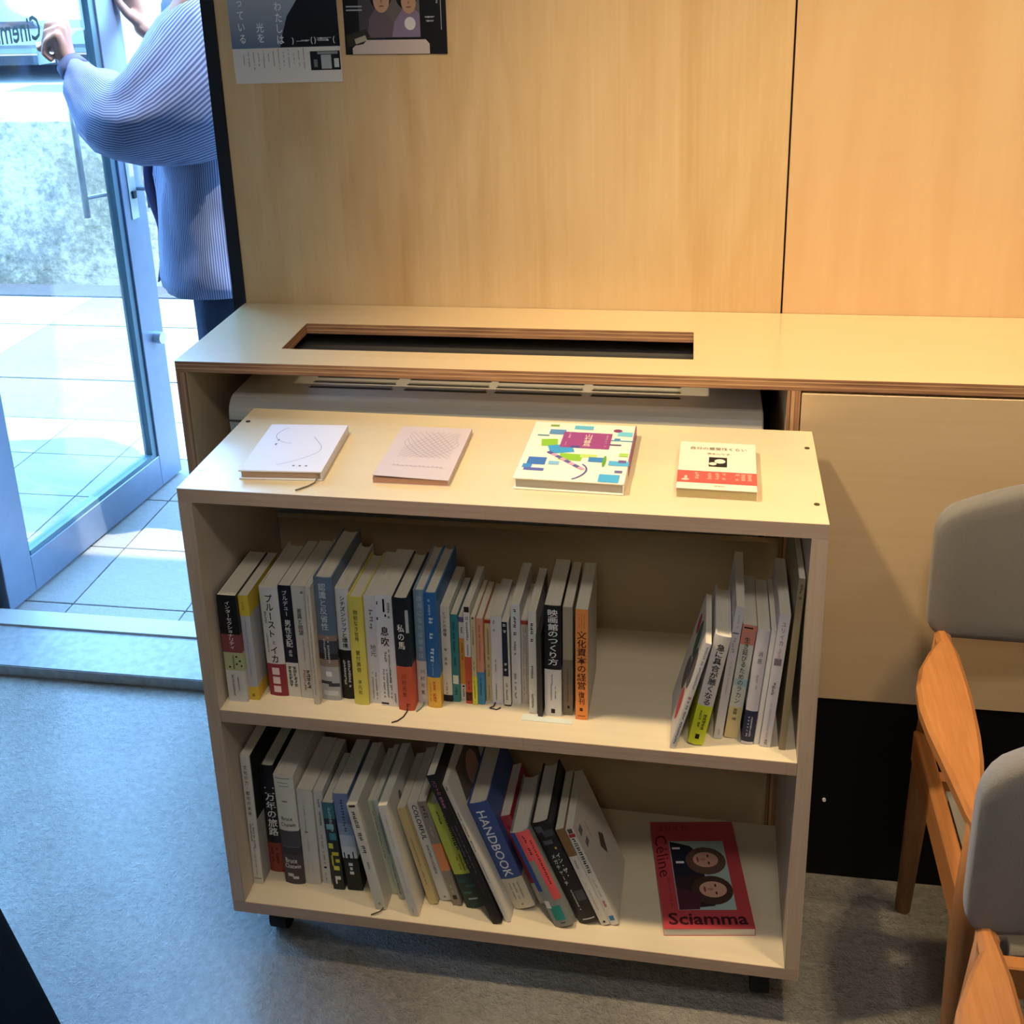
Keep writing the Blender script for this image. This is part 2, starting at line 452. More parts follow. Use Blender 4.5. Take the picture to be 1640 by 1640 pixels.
# white cabinet with a yellow strip, right of the door stile
ub = empty('utility_box', (-2.2, 4.4, .757), 'white outdoor box with a yellow strip beyond the mossy wall', 'utility box')
MB().box(-.25, .32, 0, .3, 0, 1.0).build('casing', mat('#b4b2ae', .5), ub, bevel=.01)
MB().box(-.20, -.06, -.012, 0, .02, .10).build('blue_plate', mat('#5fa8bd', .4), ub)
MB().box(-.05, .07, -.015, 0, .125, .16).build('yellow_strip', mat('#f2c21c', .5), ub, bevel=.004)

# ================================================================== DOOR (opened outwards)
DH, DF = Vector((-.912, .869, 0)), Vector((-.833, 1.611, 0))
da = math.atan2(DF.y - DH.y, DF.x - DH.x)
dr = empty('door_1', (DH.x, DH.y, 0), rot=(0, 0, da), kind='structure')
M_alu = mat('#7f8a9c', .35, .5, .55, .06, 30)
DW = .765; z0 = .008
# local: x along the door, -y is the side towards the camera
for n, a in (('hinge_stile', (0, .095, z0, 2.03)), ('lock_stile', (.662, DW, z0, 2.03)), ('bottom_rail', (.095, .662, z0, .100)), ('top_rail', (.095, .662, 1.95, 2.03))):
    box(n, a[0], a[1], -.018, .018, a[2], a[3], M_alu, dr, bevel=.0015, seg=1)
M_bead = mat('#56707a', .4, .5, .3)
for a in ((.640, .662, .100, 1.95), (.095, .102, .100, 1.95)):
    box('glazing_bead', a[0], a[1], -.012, .012, a[2], a[3], M_bead, dr)
box('glazing_bead', .102, .640, -.014, .014, .100, .112, M_bead, dr)
pane = box('pane', .102, .640, -.003, .003, .112, 1.95, M_glass, dr)
# pull handles either side, lock, thumb turn
M_steel = mat('#8d979f', .3, .5, .7)
for s in (-1, 1):
    h = MB().tube([(.60 if s > 0 else .735, s * .052, .80), (.60 if s > 0 else .735, s * .052, 1.12)], .009, 12).build('pull_handle', M_steel, dr, smooth=True)
    for zz in (.85, 1.07):
        MB().tube([(.668 if s > 0 else .735, s * .017, zz), (.60 if s > 0 else .735, s * .052, zz)], .006, 8).build('standoff', M_steel, h)
lp = box('lock_plate', .690, .722, -.021, -.018, .775, .93, mat('#b9c0b4', .4, .5, .4), dr)
box('latch', .700, .712, -.028, -.021, .83, .85, mat('#39424a', .4, .5, .5), lp)
MB().cyl((.725, -.04, .433), .017, .024, 'Y', 20).build('thumb_turn', mat('#c9ced2', .2, .6, .9), dr, smooth=False)
# lettering on the glass, read from the street so it is reversed in here
V, F = text_flat('Cinema', .165, .056, 'h', .012)
print_on('lettering', [(V, F, 0, 0, '#25383c')], lambda u, v, l: (.372 - u, -.0033 - l, 1.288 + v), dr)
box('paper_square', .430, .490, -.0042, -.0032, 1.205, 1.256, mat('#cfe6e6', .7), dr)

# ================================================================== WORKTOP, HOUSING, CABINET
XL, YF, ZT, TC = -.1273, .3132, .8586, .0175
M_birch_x = wood('worktop_veneer', '#e0c596', '#e6cd9f', 'X', .7, .33, .5, .45, .4, 1.0)
M_birch_z = wood('panel_veneer', '#c2a985', '#c9b18d', 'X', .7, .5, .35, .45)
PLY = ['#6b4a35', '#a97f5c', '#8a6248', '#c39a70', '#76523b']
M_ply_z = plyedge('ply_edge_horizontal', 'Z', .0021, PLY)
M_ply_x = plyedge('ply_edge_vertical', 'X', .0021, PLY)
wt = empty('worktop', (1.5, .46, ZT - TC), 'long pale plywood worktop along the wall with a rectangular slot', 'worktop')
S = (.0192, .648, .3793, .5014); XR = 3.19
mb = MB()
xs = [XL, S[0], S[1], XR]; ys = [YF, S[2], S[3], WALLY - .001]
for top, z in ((1, ZT), (0, ZT - TC)):
    for i in range(3):
        for j in range(3):
            if i == 1 and j == 1: continue
            q = [(xs[i], ys[j], z), (xs[i+1], ys[j], z), (xs[i+1], ys[j+1], z), (xs[i], ys[j+1], z)]
            mb.add(q, [[0, 1, 2, 3] if top else [3, 2, 1, 0]], 0)
def edge(p, q, mi):
    mb.add([(p[0], p[1], ZT - TC), (q[0], q[1], ZT - TC), (q[0], q[1], ZT), (p[0], p[1], ZT)], [[0, 1, 2, 3]], mi)
edge((XL, YF), (XR, YF), 1); edge((XR, YF), (XR, ys[3]), 1); edge((XR, ys[3]), (XL, ys[3]), 1); edge((XL, ys[3]), (XL, YF), 1)
edge((S[0], S[3]), (S[1], S[3]), 1); edge((S[0], S[2]), (S[0], S[3]), 1); edge((S[1], S[3]), (S[1], S[2]), 1); edge((S[1], S[2]), (S[0], S[2]), 1)
o = mb.build('slab', [M_birch_x, M_ply_z], wt, fix=False, loc=(-1.5, -.46, -(ZT - TC)))
MB().cyl((1.3585, YF - .0012, ZT - .0085), .003, .0012, 'Y', 14).build('putty_spot', mat('#b5b58a', .7), wt, loc=(-1.5, -.46, -(ZT - TC)))

hs = empty('unit_housing', (.33, .45, 0), 'plywood housing around the air unit under the worktop', 'cabinet')
hl = (-.33, -.45, 0)
def plypanel(name, x0, x1, y0, y1, z0, z1, parent, loc, axis, m=M_birch_z):
    mb = MB().box(x0, x1, y0, y1, z0, z1)
    o = mb.build(name, [m, M_ply_x if axis == 'X' else M_ply_z], parent, loc=loc)
    for p in o.data.polygons:
        if abs(p.normal.y) > .9: p.material_index = 1
    return o
plypanel('side_panel', XL, XL + .0175, YF, WALLY - .001, 0, ZT - TC - .0003, hs, hl, 'X')
plypanel('divider_panel', .7780, .7955, YF, WALLY - .001, 0, ZT - TC - .0003, hs, hl, 'X')
box('front_panel', XL + .018, .7775, YF + .002, YF + .018, .06, .600, M_birch_z, hs, loc=hl)
box('inner_back', XL + .018, .7775, WALLY - .004, WALLY - .001, .0, ZT - TC - .001, M_black, hs, loc=hl)

cb = empty('cabinet', (1.9, .45, 0), 'pale wood cabinet front with a black plinth behind the grey chairs', 'cabinet')
cl = (-1.9, -.45, 0)
for x0, x1 in ((.7972, 1.62), (1.623, 2.44), (2.443, 3.19)):
    dd = box('cabinet_door', x0, x1, YF + .0003, YF + .018, .3391, ZT - TC - .004, M_birch_z, cb, bevel=.001, seg=1, loc=cl)
box('plinth', .7960, 3.19, YF + .004, YF + .02, 0, .3385, M_black, cb, loc=cl)
box('carcass', .7975, 3.19, YF + .021, WALLY - .001, 0, ZT - TC - .002, mat('#3a3028', .8), cb, loc=cl)
MB().cyl((.867, YF + .001, .149), .0028, .003, 'Y', 12).build('screw_head', mat('#f2f2ee', .3, .6), cb, loc=cl)  # near-white colour paints in the glint on this small screw

# air unit inside the housing
ac = empty('air_unit', (.345, .46, 0), 'grey metal air conditioning unit with slotted top under the worktop', 'air conditioner')
al = (-.345, -.46, 0)
M_ac = mat('#a6a49b', .45, .4); M_ac2 = mat('#8f9698', .45, .4)
pts = [(.335, .08), (.585, .08), (.585, .79)]
R_ = .028
for k in range(7):
    a = math.pi / 2 + k / 6 * math.pi / 2
    pts.append((.335 + R_ + R_ * math.cos(a), .79 - R_ + R_ * math.sin(a)))
MB().prism(pts, 'X', -.0605, .749).build('casing', M_ac, ac, loc=al, bevel=.002, seg=1)
MB().box(-.0612, .7497, .3335, .336, .7530, .7555).build('seam', mat('#3c3c3a', .7), ac, loc=al)
box('front_cover', -.055, .744, .3320, .335, .09, .750, M_ac2, ac, loc=al)
for x0, x1 in ((.055, .186), (.208, .335), (.350, .481), (.498, .6287)):
    for k in range(3):
        y = .392 + k * .022
        MB().prism([(x0, y), (x1, y), (x1 + .003, y + .0025), (x1, y + .005), (x0, y + .005), (x0 - .003, y + .0025)], 'Z', .7895, .7903).build('vent_slot', mat('#1d1d1c', .8), ac, loc=al)
        MB().prism([(x0, y + .0055), (x1, y + .0055), (x1, y + .011), (x0, y + .011)], 'Z', .79, .7922).build('vent_louvre', M_ac, ac, loc=al)

MB().box(.0, .70, .50, .598, .790, .818).build('rear_duct', mat('#4c4b48', .7), ac, loc=al)

# ================================================================== FLYERS
def flyer(name, x0, z1, w, h, tilt, label, base):
    t = empty(name, (x0, WALLY - .0012, z1 - h), label, 'flyer', 'film flyers pinned on the veneer wall', rot=(0, tilt, 0))
    box('sheet', 0, w, -.0004, .0006, 0, h, base, t)
    return t
fr = lambda u, v, l: (u, -.0004 - l, v)
f1 = flyer('film_flyer', -.101, 1.494, .182, .258, math.radians(-.6), 'blue grey film flyer with white vertical lettering beside the black post', mat('#dedbd4', .6))
def gradm(n, c1, c2, z0, z1):
    m = bpy.data.materials.new(n); m.use_nodes = True; nt = m.node_tree; b = nt.nodes['Principled BSDF']
    tc = nt.nodes.new('ShaderNodeTexCoord'); sp = nt.nodes.new('ShaderNodeSeparateXYZ'); nt.links.new(tc.outputs['Object'], sp.inputs[0])
    r = nt.nodes.new('ShaderNodeMapRange'); r.inputs['From Min'].default_value = z0; r.inputs['From Max'].default_value = z1
    nt.links.new(sp.outputs[2], r.inputs['Value'])
    mx = nt.nodes.new('ShaderNodeMix'); mx.data_type = 'RGBA'; mx.inputs[6].default_value = L(c1); mx.inputs[7].default_value = L(c2)
    nt.links.new(r.outputs[0], mx.inputs[0]); nt.links.new(mx.outputs[2], b.inputs['Base Color']); b.inputs['Roughness'].default_value = .5
    return m
box('picture', .0, .182, -.0007, -.0004, .056, .258, gradm('flyer_sky', '#5f7590', '#c9cdd0', .056, .19), f1)
coat = [(.082, .0565), (.182, .0565), (.182, .165), (.163, .176), (.137, .157), (.120, .134), (.098, .105), (.088, .078)]
head = [(.112, .150), (.128, .136), (.141, .150), (.150, .19), (.125, .215), (.102, .2), (.100, .17)]
print_on('figure_print', [(head, [list(range(len(head)))], 0, 0, '#7d665c'), (coat, [list(range(len(coat)))], 0, 0, '#1a2029')], lambda u, v, l: (u, -.0007 - l, v), f1)
its = []
for s, xc, zt, zb in (('にぎっている', .020, .172, .062), ('光を', .051, .096, .064), ('わたしは', .084, .129, .060)):
    V, F = text_flat(s, .0125, zt - zb, 'v', .012); its.append((V, F, xc, (zt + zb) / 2, '#e9edf0'))
for xc in (.120, .157):
    for k in range(2): its.append((*marks2(.026, .005, int(xc * 999) + k, 1, .003), xc, .068 - k * .003, '#d9dde0'))
    for sx in (-1, 1):
        arc = [(sx * (.0165 - .002 * math.cos(a)) , .0055 * math.sin(a)) for a in [i / 8 * math.pi - math.pi / 2 for i in range(9)]]
        arc += [(p[0] + sx * .0012, p[1]) for p in arc[::-1]]
        its.append((arc, [list(range(len(arc)))], xc, .066, '#e9edf0'))
print_on('lettering', its, lambda u, v, l: (u, -.0007 - l, v), f1, lift=.0006)
its = []
for k in range(13):
    its.append((*marks2(.0022, .018 + .02 * ((k * 7) % 5) / 5, k), .018 + k * .0085, .038 - .004 * ((k * 3) % 3), '#6a6660'))
its.append((*rect2(.050, .030), .1555, .034, '#20242a'))
for w, h, x, y, c in ((.017, .022, .157, .032, '#aeb4b8'), (.008, .014, .174, .030, '#c9ced0'), (.006, .012, .139, .030, '#70777c'), (.034, .004, .16, .046, '#8e9498')):
    its.append((*rect2(w, h), x, y, c))
print_on('small_print', its[:13], fr, f1, lift=.0002)
sp_ = print_on('photo_print', [its[13]], fr, f1, lift=.00025)
print_on('photo_detail', its[14:], fr, sp_, lift=.0004)

f2 = flyer('film_flyer', .089, 1.502, .166, .222, math.radians(.4), 'black film flyer with a photo of two people and a pale bottom strip', mat('#14161a', .5))
print_on('picture', [(*rect2(.090, .150), .079, .101, '#6f6a66'), (*rect2(.040, .06), .045, .055, '#4e4a50')], fr, f2)
pe = []
pe.append(([(.038, .0265), (.086, .0265), (.080, .05), (.066, .068), (.052, .07), (.042, .055)], [list(range(6))], 0, 0, '#6d6068'))
pe.append(([(.078, .0265), (.124, .0265), (.124, .062), (.112, .072), (.096, .068), (.083, .05)], [list(range(6))], 0, 0, '#8b7d99'))
pe += [(*ell2(.036, .044), .062, .090, '#1c1a1b'), (*ell2(.036, .044), .104, .090, '#1c1a1b')]
print_on('figure_print', pe, fr, f2, lift=.0004)
pe = [(*ell2(.026, .036), .063, .082, '#c9a489'), (*ell2(.024, .036), .107, .080, '#c09a80'), (*ell2(.018, .02), .108, .047, '#e2dfe2')]
print_on('face_print', pe, fr, f2, lift=.0006)
pe = []
for fx, fy in ((.063, .084), (.107, .082)):
    pe += [(*ell2(.004, .0018), fx - .006, fy + .002, '#2a2020'), (*ell2(.004, .0018), fx + .005, fy + .002, '#2a2020'), (*ell2(.003, .006), fx, fy - .003, '#a87f68'), (*ell2(.009, .0018), fx, fy - .010, '#8a4a40')]
print_on('face_detail', pe, fr, f2, lift=.0008)
pe = [(*rect2(.026, .0022), .018, .112 - k * .0055 - (k // 2) * .008, '#aeb2b4') for k in range(6)]
pe += [(*marks2(.003, .05, 5), .152, .10, '#c9cdd0'), (*rect2(.0008, .11), .158, .092, '#c9cdd0'), (*marks2(.016, .012, 8, 1, .003), .140, .052, '#d5d8da')]
print_on('small_print', pe, fr, f2, lift=.0004)
print_on('bottom_strip', [([(.012, .0005), (.138, .0005), (.138, .016), (.132, .0225), (.028, .0225), (.012, .010)], [list(range(6))], 0, 0, '#cfc0ba')], fr, f2, lift=.0005)
roll = [(.003, .030), (.036, .040), (.042, .028), (.030, .016), (.004, .012)]
rp = print_on('roll_print', [(roll, [list(range(5))], 0, 0, '#3a3734')], fr, f2, lift=.0006)
print_on('roll_label', [([(.016, .024), (.034, .030), (.037, .022), (.018, .016)], [[0, 1, 2, 3]], 0, 0, '#b5b09c')], fr, rp, lift=.0008)

# ================================================================== BOOKSHELF CART
CW, CD, CZ, CH, CT, CM = .8175, .2680, .088, .70, .0192, .4473
YAW = -.0149
cart = empty('bookshelf_cart', (-.0098, .0397, 0), 'low two-shelf plywood bookcase on black castors in front of the worktop', 'bookcase', rot=(0, 0, YAW))
M_top = wood('cart_top_veneer', '#e2d2ac', '#e6d7b3', 'X', .7, .32, .5, .4, .4, 1.0)
M_side = wood('cart_side_veneer', '#b9ad9e', '#c0b4a5', 'Z', .8, .5, .35, .4)
M_shelf = wood('cart_shelf_veneer', '#d3c6aa', '#d9cdb3', 'X', .7, .45, .35, .35)
M_edge = wood('cart_edge_band', '#a48d7b', '#bca591', 'X', 1.1, .55, .3, .5)
M_edgez = wood('cart_edge_band_upright', '#ab9783', '#c2ae98', 'Z', 1.1, .55, .3, .5)
EB = .0012
TOPZ = CZ + CH
box('top_panel', 0, CW, EB, CD, TOPZ - CT, TOPZ, M_top, cart)
box('bottom_panel', 0, CW, EB, CD, CZ, CZ + CT, M_shelf, cart)
for x0 in (0, CW - CT):
    s = box('side_panel', x0, x0 + CT, EB, CD, CZ + CT + .0003, TOPZ - CT - .0003, M_side, cart)
    box('edge_band', x0, x0 + CT, 0, EB, CZ + CT + .0003, TOPZ - CT - .0003, M_edgez, s)
sh = box('shelf', CT + .0003, CW - CT - .0003, EB, CD, CM - CT, CM, M_shelf, cart)
def band(parent, xs, z0, z1):
    for a, b in zip(xs[:-1], xs[1:]):
        box('edge_band', a + .0004, b - .0004, 0, EB, z0, z1, M_edge, parent)
band(cart, [0, .4082, .5597, CW], TOPZ - CT, TOPZ)
band(sh, [CT + .0003, .3805, .4462, .7853, CW - CT - .0003], CM - CT, CM)
band(cart, [0, CW], CZ, CZ + CT)
for x, y, c in ((.0105, .2187, '#2b241c'), (.0105, .0568, '#e8f2f5'), (.807, .2119, '#4a3c22'), (.807, .0502, '#4a3c22')):
    MB().cyl((x, y, TOPZ - .0006), .0036, .001, 'Z', 14).build('screw_head', mat(c, .3, .5, .3), cart)
M_rub = mat('#0c0c0e', .55, .3)
for x, y in ((.045, .075), (.770, .068), (.045, .215), (.770, .215)):
    c = empty('castor', (x, y, 0)); c.parent = cart
    MB().box(-.019, .019, -.019, .019, CZ - .004, CZ - .0002).build('plate', M_rub, c)
    MB().prism([(-.016, .03), (.012, .03), (.022, .06), (.018, CZ - .004), (-.018, CZ - .004), (-.022, .06)], 'X', -.017, .017).build('fork', M_rub, c, bevel=.003)
    MB().cyl((-.013, -.004, .026), .0258, .026, 'X', 24).build('wheel', mat('#17171a', .6, .3), c)

# ================================================================== BOOKS
BK = {'1': [0.0251, 0.0, 0.0222, 0.171, 0.0276, 0.0], '2': [0.0533, 0.0, 0.0287, 0.1685, 0.0138, 0.0], '3': [0.078, 0.0, 0.0436, 0.1756, 0.0266, 0.0], '4': [0.1053, 0.0, 0.0442, 0.1787, 0.018, 0.0], '5': [0.1247, 0.0, 0.0428, 0.1804, 0.0208, 0.0], '6': [0.1473, 0.0001, 0.0305, 0.1876, 0.0077, 0.6], '7': [0.1554, 0.0003, 0.0442, 0.1955, 0.0263, 0.6], '8': [0.1823, 0.0002, 0.0505, 0.1767, 0.0192, 0.6], '9': [0.2033, 0.0002, 0.0396, 0.1719, 0.0202, 0.6], '10': [0.224, 0.0002, 0.045, 0.1714, 0.0166, 0.6], '11': [0.241, 0.0003, 0.0413, 0.1769, 0.0247, 0.6], '12': [0.268, 0.0, 0.0361, 0.1774, 0.0219, 0.0], '13': [0.2906, 0.0002, 0.0553, 0.1795, 0.0158, 0.6], '14': [0.3068, 0.0002, 0.0473, 0.1815, 0.018, 0.6], '15': [0.3252, 0.0001, 0.0625, 0.1522, 0.0124, 0.6], '16': [0.3382, 0.0001, 0.0631, 0.1399, 0.0101, 0.6], '17': [0.3487, 0.0001, 0.0674, 0.1344, 0.0079, 0.6], '18': [0.3573, 0.0001, 0.0613, 0.1548, 0.0087, 0.6], '19': [0.3668, 0.0001, 0.0599, 0.1401, 0.0066, 0.6], '20': [0.3738, 0.0001, 0.0622, 0.1374, 0.0092, 0.6], '21': [0.3837, 0.0001, 0.0713, 0.1322, 0.0087, 0.6], '22': [0.3932, 0.0002, 0.0662, 0.14, 0.0151, 0.6], '23': [0.4103, 0.0, 0.0634, 0.1343, 0.0093, 0.0], '24': [0.4206, 0.0001, 0.0686, 0.159, 0.0125, 0.6], '25': [0.4337, 0.0001, 0.0718, 0.1343, 0.0096, 0.6], '26': [0.4468, 0.0001, 0.0517, 0.1612, 0.0109, 0.6], '27': [0.4686, 0.0002, 0.0511, 0.1729, 0.0223, 0.6], '28': [0.4926, 0.0001, 0.0556, 0.1689, 0.0131, 0.6], '29': [0.5103, 0.0002, 0.0484, 0.1719, 0.0165, 0.6], 'R1': [0.6377, 0.0019, 0.0067, 0.1668, 0.0075, 14.58], 'R2': [0.6606, 0.0036, 0.0186, 0.169, 0.0197, 10.63], 'R3': [0.6934, 0.0012, 0.0339, 0.2013, 0.0109, 6.53], 'R4': [0.7073, 0.0018, 0.0377, 0.1736, 0.0173, 6.1], 'R5': [0.7285, 0.0013, 0.0289, 0.1737, 0.0153, 4.96], 'R6': [0.7447, 0.0006, 0.0299, 0.175, 0.0064, 5.0], 'R7': [0.7521, 0.0011, 0.0264, 0.1997, 0.0135, 4.85], 'R8': [0.7762, 0.0004, 0.0233, 0.2532, 0.0083, 2.85], 'L1': [0.02, 0.0002, 0.0362, 0.2357, 0.0142, 0.64], 'L2': [0.0357, 0.0001, 0.0647, 0.1969, 0.0221, 0.32], 'L3': [0.0667, 0.0, 0.0468, 0.1987, 0.0303, -0.36], 'L4': [0.0974, 0.0001, 0.0488, 0.1734, 0.0239, 0.22], 'L5': [0.1231, 0.0, 0.0524, 0.1705, 0.0136, -0.24], 'L6': [0.1432, 0.0, 0.0435, 0.1592, 0.0173, -2.21], 'L7': [0.1653, 0.0, 0.0454, 0.176, 0.0229, -3.56], 'L8': [0.2168, 0.0, 0.0158, 0.188, 0.0157, -9.5], 'L9': [0.2332, 0.0, 0.0478, 0.1688, 0.0112, -9.28], 'L10': [0.246, 0.0, 0.0392, 0.1786, 0.0084, -9.54], 'L11': [0.2696, 0.0, 0.0118, 0.1961, 0.013, -10.52], 'L12': [0.2922, 0.0, 0.0367, 0.1732, 0.0131, -13.17], 'L13': [0.3068, 0.0, 0.0455, 0.1764, 0.0178, -13.34], 'L14': [0.3274, 0.0, 0.0395, 0.1866, 0.0137, -13.79], 'L15': [0.3483, 0.0, 0.0388, 0.1864, 0.0277, -15.63], 'L16': [0.3916, 0.0, 0.015, 0.2643, 0.0135, -18.9], 'L17': [0.4091, 0.0, 0.0212, 0.2478, 0.0073, -19.45], 'L18': [0.4178, 0.0, 0.0472, 0.1903, 0.0318, -19.51], 'L19': [0.4532, 0.0, 0.0609, 0.161, 0.0155, -19.9], 'L20': [0.4809, 0.0, 0.0241, 0.1708, 0.0285, -21.16], 'L21': [0.5156, 0.0, 0.0349, 0.1816, 0.0274, -22.24], 'L22': [0.5457, 0.0, 0.0356, 0.1741, 0.0124, -21.55], 'L23': [0.5596, 0.0, 0.0376, 0.1743, 0.0113, -21.6]}

CARTM = Matrix.Translation((-.0098, .0397, 0)) @ Matrix.Rotation(YAW, 4, 'Z')

def spine_y(x, t, b): return -b * (1 - (2 * x / t - 1) ** 2) if b else 0.0

def u_section(t, dep, ct, b, e=0.0):
    """outline of a cover seen from above: two boards and a spine, bulged by b, grown outwards by e"""
    n = 7 if b else 2
    xs = [t * i / (n - 1) for i in range(n)]
    out = [(-e, dep)] + [(x + (e if i == n-1 else (-e if i == 0 else 0)), spine_y(x, t, b) - e) for i, x in enumerate(xs)] + [(t + e, dep)]
    inn = [(t - ct, dep)] + [(min(max(x, ct), t - ct), spine_y(x, t, b) + ct) for x in xs[::-1]] + [(ct, dep)]
    return out, inn

def u_mesh(mb, t, dep, ct, b, z0, z1, e=0.0, mi=0):
    out, inn = u_section(t, dep, ct, b, e)
    poly = out + inn
    n = len(out); N = len(poly)
    v = [(p[0], p[1], z0) for p in poly] + [(p[0], p[1], z1) for p in poly]
    f = [[i, (i+1) % N, N + (i+1) % N, N + i] for i in range(N)]
    for i in range(n - 1):
        j = N - 1 - i
        f.append([i, j, j - 1, i + 1]); f.append([N + i, N + i + 1, N + j - 1, N + j])
    return mb.add(v, f, mi)

BOLD = ('#1c1c1e', '#1e1e22', '#e8e8e6', '#4a2418', '#26262a', '#e4e2de')
def make_book(key, shelf_z, cover, label, cat='book', group=None, hard=False, dep=None, bands=(), texts=(), marks=(), patches=(), ribbon=None, name='book', pages=None, bulge=None, side=()):
    x, dz, y, h, t, lean = BK[key]
    dep = dep or min(h * .69, CD - y - .012)
    b = (.0018 if hard else .0004) if bulge is None else bulge
    ct = .0022 if hard else .0006
    oh = .0025 if hard else .0006
    M = CARTM @ Matrix.Translation((x, y, shelf_z + dz + .0001)) @ Matrix.Rotation(math.radians(lean), 4, 'Y')
    o = empty(name, M.translation, label, cat, group); o.rotation_euler = M.to_euler()
    u_mesh(MB(), t, dep, ct, b, 0, h).build('cover', mat(cover, .45, .35), o)
    # page block; the fore edge of a hardback is hollowed
    n = 7; fe = .004 if hard else 0
    pl = [(ct, .001 + ct), (t - ct, .001 + ct)] + [(t - ct - (t - 2*ct) * i / (n-1), dep - oh - fe * math.sin(math.pi * i / (n-1))) for i in range(n)]
    MB().prism(pl, 'Z', oh, h - oh).build('page_block', pages or pages_mat(), o)
    for f0, f1, c in bands:
        u_mesh(MB(), t, dep * .97, .0002, b, max(h * (1 - f1), 0.0), min(h * (1 - f0), h), e=.00013).build('paper_band' if f1 - f0 > .2 else 'colour_band', mat(c, .5, .3), o)
    fr = lambda u, v, l: (min(max(t/2 + u, 0), t), spine_y(min(max(t/2 + u, 0), t), t, b) - .00013 - l, v)
    its = []
    for x0, x1, f0, f1, c in patches:
        k = 4; V = []; F = []
        for i in range(k + 1):
            xx = t * (x0 + (x1 - x0) * i / k) - t / 2; V += [(xx, h * (1 - f1)), (xx, h * (1 - f0))]
            if i: m_ = len(V); F.append([m_-4, m_-2, m_-1, m_-3])
        its.append((V, F, 0, 0, c))
    if its: print_on('spine_print', its, fr, o, lift=.00012)
    its = []
    for tx in texts:
        s, f0, f1, wf, c = tx[:5]; xf = tx[5] if len(tx) > 5 else .5; mode = tx[6] if len(tx) > 6 else 'v'
        V, F = text_flat(s, wf * t, h * (f1 - f0), mode, .014 if c in BOLD else .006)
        its.append((V, F, (xf - .5) * t, h * (1 - (f0 + f1) / 2), c))
    for i, mk in enumerate(marks):
        f0, f1, wf, c = mk[:4]; xf = mk[4] if len(mk) > 4 else .5
        its.append((*marks2(wf * t, h * (f1 - f0), sum(map(ord, key)) * 7 + i, 1, mk[5] if len(mk) > 5 else max(.0022, wf * t * 1.05)), (xf - .5) * t, h * (1 - (f0 + f1) / 2), c))
    if its: print_on('spine_lettering', its, fr, o, lift=.00025)
    if side:
        sf = lambda u, v, l: (t + .00013 + l, u, v)
        print_on('cover_print', [(V, F, cx, cy, c) for V, F, cx, cy, c in side], sf, o, lift=.0002)
    if ribbon:
        c, pts = ribbon
        MB().tube([Vector(p) for p in pts], .0009, 6).build('ribbon', mat(c, .7), o)
    return o, t, h, dep

GU = 'books standing on the middle shelf'; GR = 'books leaning at the right of the middle shelf'; GLo = 'books on the bottom shelf'
ZM = CM; ZB = CZ + CT
WH = '#d9d6d0'; BLK = '#1a1a1c'; INK = '#3a3a3c'
def U(k, *a, **kw): return make_book(k, ZM, *a, group=GU, **kw)
def RR(k, *a, **kw): return make_book(k, ZM, *a, group=GR, **kw)
def LL(k, *a, **kw): return make_book(k, ZB, *a, group=GLo, **kw)

o, t, h, dp = U('1', '#14151a', 'thick black book with white title, leftmost on the middle shelf', bands=[(.36, .53, '#7c4348'), (.53, .70, '#a9b184'), (.70, 1, '#c6c7c4')],
  texts=[('インターセクショナリティ', .05, .50, .30, '#e6e6e4', .52)], marks=[(.74, .95, .12, '#6a6a6c', .35), (.76, .9, .1, '#6a6a6c', .62), (.55, .69, .10, '#3c4030', .5)],
  patches=[(.62, .72, .56, .575, BLK), (.78, .88, .60, .615, BLK), (.60, .70, .63, .645, BLK), (.85, .93, .645, .66, BLK), (.22, .32, .66, .675, BLK)])
U('2', '#aeb1b8', 'slim grey paperback with yellow top and bottom beside the black book', bands=[(0, .19, '#c8b23f'), (.87, 1, '#d0b13c')], marks=[(.22, .78, .16, '#7d84a0', .45), (.06, .16, .3, '#8a8540', .4), (.90, .97, .4, '#5a5020', .4)])
o, t, h, dp = U('3', '#d2d0cd', 'white hardback with large black katakana title and maroon lower band', hard=True, bands=[(.70, 1, '#8d2f3d')],
  texts=[('プルースト', .06, .46, .42, '#26262a', .5), ('と', .48, .52, .2, '#26262a', .55), ('イカ', .53, .69, .42, '#26262a', .5)], marks=[(.22, .36, .14, '#55555a', .22), (.42, .60, .10, '#77777a', .2)],
  patches=[(.26, .66, .735, .80, '#e2cdd0'), (.26, .66, .82, .885, '#e2cdd0'), (.26, .66, .905, .965, '#e2cdd0')])
U('4', '#1b1f2c', 'narrow navy book with white title above a white paper band', bands=[(.69, 1, '#d3cfc4')], texts=[('ブルデュー', .04, .27, .42, '#e4e4e2'), ('男性支配', .30, .55, .52, '#e4e4e2')], marks=[(.57, .66, .3, '#c9c9c9', .5), (.72, .93, .3, '#35353a', .32), (.72, .93, .3, '#35353a', .7), (.95, .98, .6, '#55555a')])
U('5', '#c9c4ba', 'cream paperback with small bold dark title, fifth from the left on middle shelf', texts=[('差異と欲望', .19, .43, .34, '#3d3a38', .42)], marks=[(.04, .10, .22, '#33302f', .72), (.46, .66, .1, '#807a72', .5), (.74, .92, .28, '#33302f', .62), (.74, .94, .22, '#a8685e', .35)])
U('6', '#c4bfb2', 'very thin cream booklet pulled forward beside the slate blue book', marks=[(.06, .92, .22, '#837d72', .5)])
